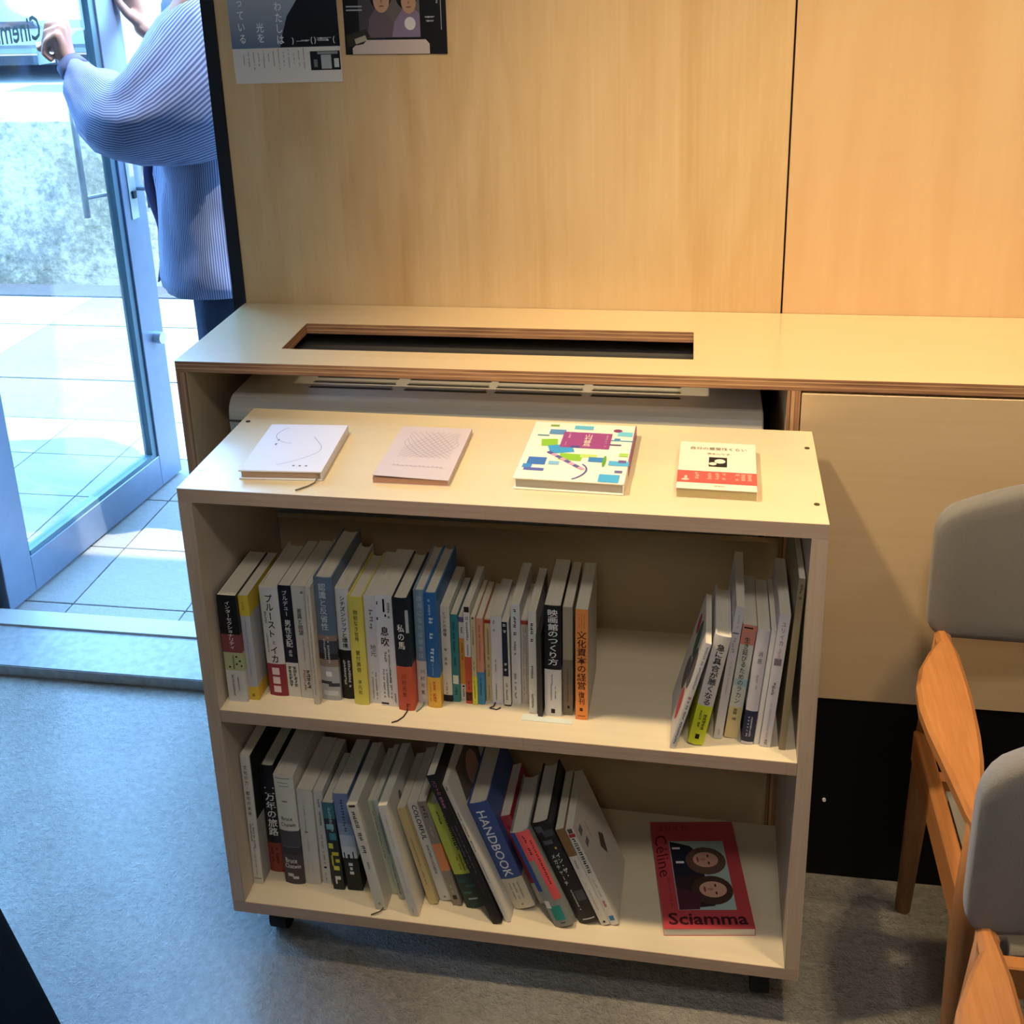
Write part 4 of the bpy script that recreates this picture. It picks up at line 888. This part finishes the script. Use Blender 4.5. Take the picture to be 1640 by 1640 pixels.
print_on('band_lettering', its, frt(.0137), b4)

b5 = flat_book('magazine', 'magazine', .6345, .0305, ZB, 8.6, .128, .206, .0125, '#b3424a', 'red magazine with two women on its cover, flat on the bottom shelf', None, pages=mat('#d2cfc4', .8))
its = [(*rect2(.083, .132), .066, .099, '#9fb3ad')]
pp = print_on('photo_print', its, frt(.0125), b5)
# the portrait photo is printed turned: heads point to the right
its = [([(.0255, .034), (.078, .040), (.075, .075), (.070, .10), (.0255, .105)], [list(range(5))], 0, 0, '#2e2228'), ([(.0255, .095), (.07, .098), (.074, .13), (.055, .155), (.0255, .164)], [list(range(5))], 0, 0, '#1d2030'),
       (*ell2(.060, .054), .078, .069, '#43302a'), (*ell2(.060, .054), .076, .125, '#5a4438'), ([(.0255, .033), (.055, .034), (.062, .062), (.0255, .075)], [[0, 1, 2, 3]], 0, 0, '#4a2530')]
print_on('figure_print', its, frt(.0125), pp, lift=.0005)
its = [(*ell2(.040, .030), .079, .070, '#c49a86'), (*ell2(.038, .030), .076, .127, '#b98d7c'), (*rect2(.012, .004), .037, .122, '#d9d9d6'), (*rect2(.012, .004), .034, .150, '#d9d9d6')]
print_on('face_print', its, frt(.0125), pp, lift=.0008)
its = []
for fx, fy in ((.079, .070), (.076, .127)):
    its += [(*ell2(.003, .006), fx + .004, fy + .007, '#3a2822'), (*ell2(.003, .006), fx + .004, fy - .007, '#3a2822'), (*ell2(.009, .004), fx - .004, fy, '#a0735f'), (*ell2(.0035, .011), fx - .012, fy, '#8a4440')]
print_on('face_detail', its, frt(.0125), pp, lift=.0011)
V, F = text_flat('Céline', .018, .082, 'r'); V = [(p[0] + (p[1] * 0), p[1] + p[0] * .25) for p in V]
its = [(V, F, .0125, .136, '#571a24'), (*text_flat('Sciamma', .112, .021, 'h', .02), .064, .0175, '#3a1620'), (*text_flat('ユリイカ', .046, .012, 'h'), .032, .192, '#7c2730')]
its += [(*text_flat('セリーヌ・シアマ', .0055, .055, 'v'), .016, .066, '#6a2029')]
print_on('cover_lettering', its, frt(.0125), b5)

# ================================================================== CHAIRS
M_oak = wood('oak', '#a2683a', '#bd834c', 'Y', 1.6, .5, .35, .5)
M_oakz = wood('oak_upright', '#8e6039', '#a8764a', 'Z', 1.6, .5, .35, .5)
def fabric(n, c):
    m = mat(c, .95, .1, 0, .10, 900, .35, key=n)
    b = m.node_tree.nodes['Principled BSDF']; b.inputs['Sheen Weight'].default_value = .3; b.inputs['Sheen Roughness'].default_value = .5
    return m
M_fab = fabric('grey_upholstery', '#7d7a75')
def make_chair(loc, label):
    t = empty('armchair', loc, label, 'chair', 'grey upholstered armchairs')
    HW = .26
    # backrest: curved padded shell, hollow side to the front
    rings = []; n = 30
    for i in range(n + 1):
        u = -math.cos(math.pi * i / n); u = math.copysign(abs(u) ** 1.0, u); x = u * HW
        k = 1 - u * u
        yc = .170 + .055 * k
        zb = .541 - .040 * k; zt = .722 + .036 * k
        r = min(1, (1 - abs(u)) / .10); e = .026 * (1 - math.sqrt(max(0, 1 - (1 - r) ** 2))) if r < 1 else 0
        zb += e; zt -= e
        th = .017 * (.55 + .45 * (1 - (1 - r) ** 2))
        ring = []
        for j in range(16):
            a = 2 * math.pi * j / 16; ca, sa = math.cos(a), math.sin(a)
            sq = lambda v: math.copysign(abs(v) ** .35, v)
            ring.append((x, yc + th * sq(ca), (zb + zt) / 2 + (zt - zb) / 2 * sq(sa)))
        rings.append(ring)
    MB().loft(rings).build('backrest', M_fab, t, smooth=True)
    # seat cushion
    MB().box(-.238, .238, -.185, .085, .325, .392).build('seat', M_fab, t, bevel=.022, seg=4, smooth=True)
    for s in (-1, 1):
        X = lambda v: -s * (v - 1.225) if s > 0 else (v - 1.225)
        # arm: paddle that swells outwards, flowing out of the back
        sec = [(.195, .976, .993, .548, .020), (.165, .973, .994, .552, .021), (.135, .957, .995, .555, .022), (.095, .938, .994, .556, .022), (.06, .929, .993, .556, .022), (.02, .926, .991, .554, .022),
               (-.02, .929, .988, .552, .022), (-.06, .935, .983, .549, .022), (-.10, .941, .975, .546, .022), (-.14, .947, .970, .542, .021), (-.165, .953, .966, .540, .018)]
        rings = []
        for y, xo, xi, z, th in sec:
            y -= .03
            a, b = sorted((X(xo), X(xi)))
            bv = .005
            rings.append([(a + bv, y, z - th), (b - bv, y, z - th), (b, y, z - th + bv), (b, y, z - bv), (b - bv, y, z), (a + bv, y, z), (a, y, z - bv), (a, y, z - th + bv)])
        MB().loft(rings).build('arm', M_oak, t, smooth=False)
        MB().tube([(X(.9885), .233, 0), (X(.986), .20, .20), (X(.984), .172, .38), (X(.985), .155, .545)], [.0115, .015, .0165, .011], 14).build('leg', M_oakz, t, smooth=True)
        MB().tube([(X(.986), -.112, 0), (X(.972), -.140, .20), (X(.964), -.160, .38), (X(.9595), -.176, .530)], [.011, .0155, .017, .0115], 14).build('leg', M_oakz, t, smooth=True)
        a, b = sorted((X(.962), X(.981)))
        MB().prism([(-.155, .325), (.165, .335), (.165, .385), (-.155, .382)], 'X', a, b).build('side_rail', M_oak, t, bevel=.002, seg=1)
    MB().box(-.245, .245, -.205, -.187, .320, .365).build('front_rail', M_oak, t, bevel=.002, seg=1)
    MB().box(-.243, .243, .090, .108, .325, .365).build('back_rail', M_oak, t, bevel=.002, seg=1)
    return t
make_chair((1.225, .03, 0), 'grey armchair with oak arms backed up to the pale cabinet')
make_chair((1.170, -.47, 0), 'nearer grey armchair cut off by the right edge of the picture')

# ================================================================== BLACK BAG, lower left corner
bagd = math.atan2(-.663, .749)
bag = empty('black_bag', (-.268, -.405, 0), 'black cloth bag standing at the lower left corner of the picture', 'bag', rot=(0, 0, bagd))
M_bag = mat('#0b0b0c', .95, .05, 0, .3, 500, .4, key='black_canvas')
rings = []
for z, sx, sy in ((0, .345, .185), (.012, .355, .195), (.14, .362, .205), (.27, .358, .206), (.298, .350, .200), (.302, .335, .188)):
    ring = []
    for j in range(40):
        a = 2 * math.pi * j / 40; ca, sa = math.cos(a), math.sin(a)
        sq = lambda v: math.copysign(abs(v) ** .22, v)
        ring.append((sx * sq(ca), sy * sq(sa) + .004 * math.sin(z * 40 + a * 3), z))
    rings.append(ring)
MB().loft(rings).build('body', M_bag, bag, smooth=True)
for s in (-1, 1):
    MB().tube([(-.12, s * .12, .29), (-.10, s * .10, .31), (0, s * .07, .318), (.10, s * .10, .31), (.12, s * .12, .29)], .009, 8).build('handle', M_bag, bag, smooth=True)

# ================================================================== CEILING LAMPS
def lamp(loc, target, power, label, size=75, blend=.8, soft=.05, col=(1, .74, .43)):
    t = empty('ceiling_spotlight', loc, label, 'lamp', 'ceiling spotlights')
    d = (Vector(target) - Vector(loc)).normalized(); q = d.to_track_quat('-Z', 'Y')
    MB().cyl((0, 0, .0), .012, 2.45 - loc[2], 'Z', 12).build('stem', M_frame, t)
    h = MB().cyl((0, 0, .0), .045, .12, 'Z', 24).build('housing', M_frame, t); h.rotation_euler = q.to_euler()
    e = bpy.data.materials.new('lamp_glow'); e.use_nodes = True
    e.node_tree.nodes['Principled BSDF'].inputs['Emission Color'].default_value = (*col, 1)
    e.node_tree.nodes['Principled BSDF'].inputs['Emission Strength'].default_value = 12
    MB().cyl((0, 0, -.004), .038, .004, 'Z', 24).build('lens', e, h)
    ld = bpy.data.lights.new('lamp_light', 'SPOT'); ld.energy = power; ld.color = col; ld.spot_size = math.radians(size); ld.spot_blend = blend; ld.shadow_soft_size = soft
    lo = bpy.data.objects.new('lamp_light', ld); link(lo, t); lo.location = d * .02; lo.rotation_euler = q.to_euler()
    return t
lamp((-.07, -.25, 2.36), (1.05, .25, .6), 110, 'black ceiling spotlight nearest the door, aimed along the worktop', 70, 1.0)
lamp((1.15, -.25, 2.36), (1.2, .35, .7), 58, 'black ceiling spotlight over the armchairs by the cabinet', 80, 1.0)
lamp((2.3, -.30, 2.36), (2.1, .3, .7), 36, 'black ceiling spotlight near the right wall', 100, 1.0)
lamp((.75, -1.10, 2.36), (.62, .0, .4), 34, 'black fill spotlight added above the camera, facing the bookcase', 80, 1.0, .12, (1, .90, .78))  # added fill lamp, out of view, to brighten the book spines
lamp((.5, -2.2, 2.36), (.5, -.6, .5), 16, 'black fill spotlight added behind the camera', 130, 1.0, .25, (1, .90, .76))  # added soft fill from behind for the front faces, out of view

# ================================================================== PERSON outside the door
def sphere(mb, c, r, n=12, m=8):
    rx, ry, rz = r if isinstance(r, tuple) else (r, r, r)
    rings = []
    for i in range(1, m):
        p = math.pi * i / m
        rings.append([(c[0] + rx * math.sin(p) * math.cos(2*math.pi*j/n), c[1] + ry * math.sin(p) * math.sin(2*math.pi*j/n), c[2] - rz * math.cos(p)) for j in range(n)])
    k = len(mb.v); mb.loft(rings, caps=False)
    b = len(mb.v); mb.v += [(c[0], c[1], c[2] - rz), (c[0], c[1], c[2] + rz)]
    for j in range(n):
        mb.f.append([k + (j+1) % n, k + j, b]); mb.m.append(0)
        mb.f.append([b - n + j, b - n + (j+1) % n, b + 1]); mb.m.append(0)
def chain(mb, pts, rs, n=12):
    P = [Vector(p) for p in pts]
    fine = []; fr = []
    for i in range(len(P) - 1):
        for k in range(4):
            t = k / 4; fine.append(P[i].lerp(P[i+1], t)); fr.append(rs[i] * (1-t) + rs[i+1] * t)
    fine.append(P[-1]); fr.append(rs[-1])
    mb.tube(fine, fr, n)
    for p, r in zip(P, rs): sphere(mb, p, r * 1.0, 12, 8)
def remesh(mb, name, m, parent, vox, loc, sm=6):
    o = mb.build(name, m, None)
    md = o.modifiers.new('r', 'REMESH'); md.mode = 'VOXEL'; md.voxel_size = vox
    s = o.modifiers.new('s', 'SMOOTH'); s.factor = .5; s.iterations = sm
    dg = bpy.context.evaluated_depsgraph_get()
    me = bpy.data.meshes.new_from_object(o.evaluated_get(dg)); me.name = name
    for p in me.polygons: p.use_smooth = True
    bpy.data.objects.remove(o)
    q = bpy.data.objects.new(name, me); q.location = loc
    return link(q, parent)

PB = (-.45, 1.42, 0)
per = empty('person', PB, 'person in a blue striped shirt and jeans reaching for the glass door', 'person')
pl_ = (-PB[0], -PB[1], 0)
M_skin = mat('#a67f6c', .55, .3)
mb = MB()
# trunk, neck, head
chain(mb, [(-.44, 1.42, .88), (-.44, 1.42, 1.02), (-.45, 1.42, 1.18), (-.45, 1.42, 1.32)], [.125, .105, .12, .10])
chain(mb, [(-.44, 1.34, .86), (-.44, 1.50, .86)], [.11, .11])
chain(mb, [(-.445, 1.275, 1.335), (-.45, 1.42, 1.35), (-.445, 1.565, 1.335)], [.052, .07, .052])
chain(mb, [(-.45, 1.42, 1.36), (-.47, 1.42, 1.46)], [.052, .048])
sphere(mb, (-.475, 1.42, 1.555), (.092, .073, .112), 20, 14)
sphere(mb, (-.525, 1.42, 1.505), (.045, .045, .05), 14, 10)
chain(mb, [(-.563, 1.42, 1.565), (-.578, 1.42, 1.535)], [.010, .014])
sphere(mb, (-.566, 1.42, 1.502), (.010, .022, .009), 10, 8)
for s in (-1, 1): sphere(mb, (-.462, 1.42 + s * .075, 1.545), (.018, .008, .028), 10, 8)
# legs
for s, y in ((-1, 1.335), (1, 1.505)):
    chain(mb, [(-.44, y, .84), (-.45, y, .47), (-.43, y, .09)], [.088, .056, .038])
    chain(mb, [(-.42, y, .05), (-.56, y, .03)], [.04, .03])
# near arm and curled hand
chain(mb, [(-.445, 1.265, 1.33), (-.62, 1.205, 1.085), (-.785, 1.29, 1.208)], [.050, .041, .024])
Wr = Vector((-.785, 1.29, 1.208))
mcp = [(-.797, 1.322, 1.296), (-.790, 1.301, 1.296), (-.786, 1.280, 1.287), (-.786, 1.260, 1.273)]
for i, p in enumerate(mcp):
    chain(mb, [Wr, tuple(Wr.lerp(Vector(p), .5) + Vector((-.004, 0, 0))), p], [.021, .017, .0115])
sphere(mb, (-.808, 1.290, 1.262), (.020, .030, .026), 12, 8)
sphere(mb, (-.823, 1.296, 1.250), (.017, .022, .018), 12, 8)
ln = [.036, .040, .037, .029]
for i, p in enumerate(mcp):
    p = Vector(p); a = p + Vector((-ln[i] * .95, 0, .004 - i * .006)); b = a + Vector((-.010, 0, -.024)); c = b + Vector((.014, 0, -.014))
    chain(mb, [p, a, b, c], [.0105, .0095, .0088, .0078], 10)
chain(mb, [Wr + Vector((-.006, .012, .02)), (-.815, 1.312, 1.242), (-.836, 1.303, 1.246), (-.852, 1.292, 1.243)], [.017, .013, .0105, .009], 10)
# far arm, hand closed on the door edge
chain(mb, [(-.445, 1.575, 1.33), (-.575, 1.665, 1.125), (-.762, 1.640, 1.262)], [.050, .041, .024])
W2 = Vector((-.762, 1.640, 1.262))
for i in range(4):
    k = Vector((-.790, 1.650, 1.300 + i * .021)); k = Vector((-.785 - .004 * (3 - i), 1.655, 1.318 + i * .0195))
    chain(mb, [W2, W2.lerp(k, .55) + Vector((.004, 0, 0)), k], [.021, .018, .0115])
    a = k + Vector((-.030, .010, .003)); b = a + Vector((-.020, -.006, 0)); c = b + Vector((-.004, -.024, 0))
    chain(mb, [k, a, b, c], [.0105, .0095, .0088, .008], 10)
chain(mb, [W2 + Vector((-.005, -.01, .015)), (-.790, 1.618, 1.300), (-.802, 1.606, 1.325), (-.806, 1.602, 1.350)], [.017, .013, .0105, .009], 10)
remesh(mb, 'body', M_skin, per, .0042, pl_, 5)

def stripes():
    m = bpy.data.materials.new('striped_shirt'); m.use_nodes = True; nt = m.node_tree; b = nt.nodes['Principled BSDF']
    uv = nt.nodes.new('ShaderNodeUVMap'); uv.uv_map = 'stripe'; sp = nt.nodes.new('ShaderNodeSeparateXYZ'); nt.links.new(uv.outputs[0], sp.inputs[0])
    ml = nt.nodes.new('ShaderNodeMath'); ml.operation = 'MULTIPLY'; ml.inputs[1].default_value = 2 * math.pi / .0056; nt.links.new(sp.outputs[0], ml.inputs[0])
    sn = nt.nodes.new('ShaderNodeMath'); sn.operation = 'SINE'; nt.links.new(ml.outputs[0], sn.inputs[0])
    r = nt.nodes.new('ShaderNodeMapRange'); r.inputs['From Min'].default_value = -.3; r.inputs['From Max'].default_value = .5; nt.links.new(sn.outputs[0], r.inputs['Value'])
    mx = nt.nodes.new('ShaderNodeMix'); mx.data_type = 'RGBA'; mx.inputs[6].default_value = L('#4f5678'); mx.inputs[7].default_value = L('#8d97b2')
    nt.links.new(r.outputs[0], mx.inputs[0]); nt.links.new(mx.outputs[2], b.inputs['Base Color']); b.inputs['Roughness'].default_value = .9
    return m
M_shirt = stripes()
M_plain = mat('#5c6078', .9, .15)
def cloth_tube(rings_spec, n, fold, seed):
    """rings_spec: (centre, vec a, vec b) ; folds run along the tube"""
    r = random.Random(seed); ph = [r.uniform(0, 6.28) for _ in range(4)]
    rings = []; us = []
    for k, (c, a, b) in enumerate(rings_spec):
        c, a, b = Vector(c), Vector(a), Vector(b); ring = []; u = [0]
        for j in range(n):
            th = 2 * math.pi * j / n
            w = 1 + fold * (math.sin(5 * th + ph[0] + k * .35) * .6 + math.sin(9 * th + ph[1] - k * .5) * .3 + math.sin(3 * th + k * 1.1 + ph[2]) * .3)
            ring.append(c + (a * math.cos(th) + b * math.sin(th)) * w)
        rings.append(ring)
    return rings
def cloth_build(parts, name, m, parent, loc, th=.003):
    mb = MB(); uvs = []
    for rings, circ in parts:
        n = len(rings[0]); base = len(mb.v)
        mb.loft(rings, caps=False)
        v = 0
        for k in range(len(rings) - 1):
            for j in range(n):
                u0, u1 = j / n * circ, (j + 1) / n * circ
                uvs += [(u0, k), (u1, k), (u1, k + 1), (u0, k + 1)]
    me = bpy.data.meshes.new(name); me.from_pydata(mb.v, [], mb.f); me.materials.append(m)
    ul = me.uv_layers.new(name='stripe')
    for i, q in enumerate(uvs): ul.data[i].uv = q
    for p in me.polygons: p.use_smooth = True
    o = bpy.data.objects.new(name, me); o.location = loc; link(o, parent)
    tx = bpy.data.textures.get('cloth_folds') or bpy.data.textures.new('cloth_folds', 'CLOUDS'); tx.noise_scale = .09
    ss = o.modifiers.new('soft', 'SUBSURF'); ss.levels = 1; ss.render_levels = 1
    dm = o.modifiers.new('folds', 'DISPLACE'); dm.texture = tx; dm.strength = .035 if name != 'cuff' else .006; dm.mid_level = .5
    s = o.modifiers.new('thickness', 'SOLIDIFY'); s.thickness = th; s.offset = -1
    return o
X3, Y3, Z3 = Vector((1, 0, 0)), Vector((0, 1, 0)), Vector((0, 0, 1))
tor = []
for z, cx, hx, hy in ((1.405, -.45, .055, .09), (1.385, -.45, .085, .155), (1.34, -.45, .115, .195), (1.25, -.455, .14, .205), (1.12, -.46, .155, .21), (1.0, -.465, .165, .215), (.88, -.47, .175, .22), (.80, -.47, .180, .225), (.73, -.47, .184, .23), (.675, -.47, .188, .232)):
    tor.append(((cx, 1.42, z), X3 * hx, Y3 * hy))
def perp(d): return Vector((-d.z, 0, d.x)).normalized() if abs(d.x) + abs(d.z) > 0 else Z3
def sleeve(cs):
    out = []
    for i, (c, a, b) in enumerate(cs):
        d = Vector(cs[min(i+1, len(cs)-1)][0]) - Vector(cs[max(i-1, 0)][0]); d.normalize()
        p = Vector((-d.z, 0, d.x)).normalized(); q = d.cross(p).normalized()
        out.append((c, p * a, q * b))
    return out
sl = sleeve([((-.34, 1.30, 1.27), .15, .10), ((-.42, 1.255, 1.175), .185, .115), ((-.52, 1.225, 1.105), .142, .108), ((-.596, 1.21, 1.086), .108, .098), ((-.65, 1.215, 1.092), .098, .086), ((-.706, 1.245, 1.132), .074, .062), ((-.738, 1.265, 1.164), .050, .047), ((-.756, 1.276, 1.183), .038, .038), ((-.776, 1.286, 1.200), .031, .032)])
sr = sleeve([((-.36, 1.56, 1.27), .12, .10), ((-.47, 1.62, 1.20), .11, .10), ((-.57, 1.655, 1.145), .085, .08), ((-.64, 1.65, 1.175), .06, .055), ((-.675, 1.647, 1.200), .04, .04), ((-.70, 1.645, 1.218), .036, .036)])
cloth_build([(cloth_tube(tor, 64, .03, 1), 1.25), (cloth_tube(sl, 48, .035, 2), .62), (cloth_tube(sr, 48, .04, 3), .5)], 'shirt', M_shirt, per, pl_)
cuff = sleeve([((-.760, 1.279, 1.187), .037, .037), ((-.783, 1.289, 1.207), .0325, .0335)])
cloth_build([(cloth_tube(cuff, 32, .01, 4), .2)], 'cuff', M_plain, per, pl_)
cuff = sleeve([((-.69, 1.6455, 1.211), .0385, .0385), ((-.712, 1.644, 1.227), .036, .036)])
cloth_build([(cloth_tube(cuff, 32, .01, 5), .2)], 'cuff', M_plain, per, pl_)
# front edge of the open shirt: a hanging facing strip
strip = [[Vector((-.648 - .012 * math.sin(k * .9), 1.33 + j * .02, 1.0 - k * .0395)) + Vector((.006 * (j % 2), 0, -.012 * (j == 0))) for j in range(7)] for k in range(9)]
mbs = MB()
rings = [[(p.x, p.y, p.z) for p in r] + [(p.x + .004, p.y, p.z) for p in r[::-1]] for r in strip]
mbs.loft(rings).build('shirt_facing', mat('#77759a', .9, .1), per, smooth=True, loc=pl_)
M_jean = mat('#3a4256', .9, .1, 0, .25, 300, .2)
parts = []
for y in (1.335, 1.505):
    parts.append((cloth_tube([((-.445, 1.42 + (y - 1.42) * .9, .90), X3 * .128, Y3 * .10), ((-.45, y, .80), X3 * .125, Y3 * .10), ((-.455, y, .60), X3 * .108, Y3 * .088), ((-.455, y, .45), X3 * .092, Y3 * .078), ((-.445, y, .25), X3 * .082, Y3 * .072), ((-.44, y, .07), X3 * .078, Y3 * .07)], 28, .02, 9), .5))
cloth_build(parts, 'jeans', M_jean, per, pl_)
for y in (1.335, 1.505):
    rings = []
    for x, w, hh in ((-.365, .026, .06), (-.39, .042, .085), (-.45, .046, .09), (-.52, .047, .065), (-.58, .046, .05), (-.62, .036, .04), (-.637, .016, .026)):
        rings.append([(x, y + w * math.cos(2*math.pi*j/14), max(.001, hh/2 + hh/2 * math.sin(2*math.pi*j/14))) for j in range(14)])
    MB().loft(rings).build('shoe', mat('#e2e0da', .7), per, smooth=True, loc=pl_)
# hair and eyes
mb = MB(); rings = []
for i in range(9):
    p = i / 8 * 2.1
    ring = []
    for j in range(24):
        a = 2 * math.pi * j / 24
        front = max(0, -math.cos(a))
        pp_ = min(p, 2.1 - front * 1.15)
        ring.append((-.466 + .104 * math.sin(pp_) * math.cos(a), 1.42 + .085 * math.sin(pp_) * math.sin(a), 1.560 + .122 * math.cos(pp_)))
    rings.append(ring)
mb.loft(rings[1:], caps=True).build('hair', mat('#1e1714', .6, .4, 0, .3, 200), per, smooth=True, loc=pl_)
for s in (-1, 1):
    mb = MB(); sphere(mb, (-.556, 1.42 + s * .031, 1.558), (.008, .012, .008), 12, 8)
    e = mb.build('eye', mat('#eeeae4', .3, .5), per, smooth=True, loc=pl_)
    mb = MB(); sphere(mb, (-.562, 1.42 + s * .031, 1.558), (.003, .005, .005), 10, 8)
    mb.build('iris', mat('#2c1d15', .3, .5), e, smooth=True)
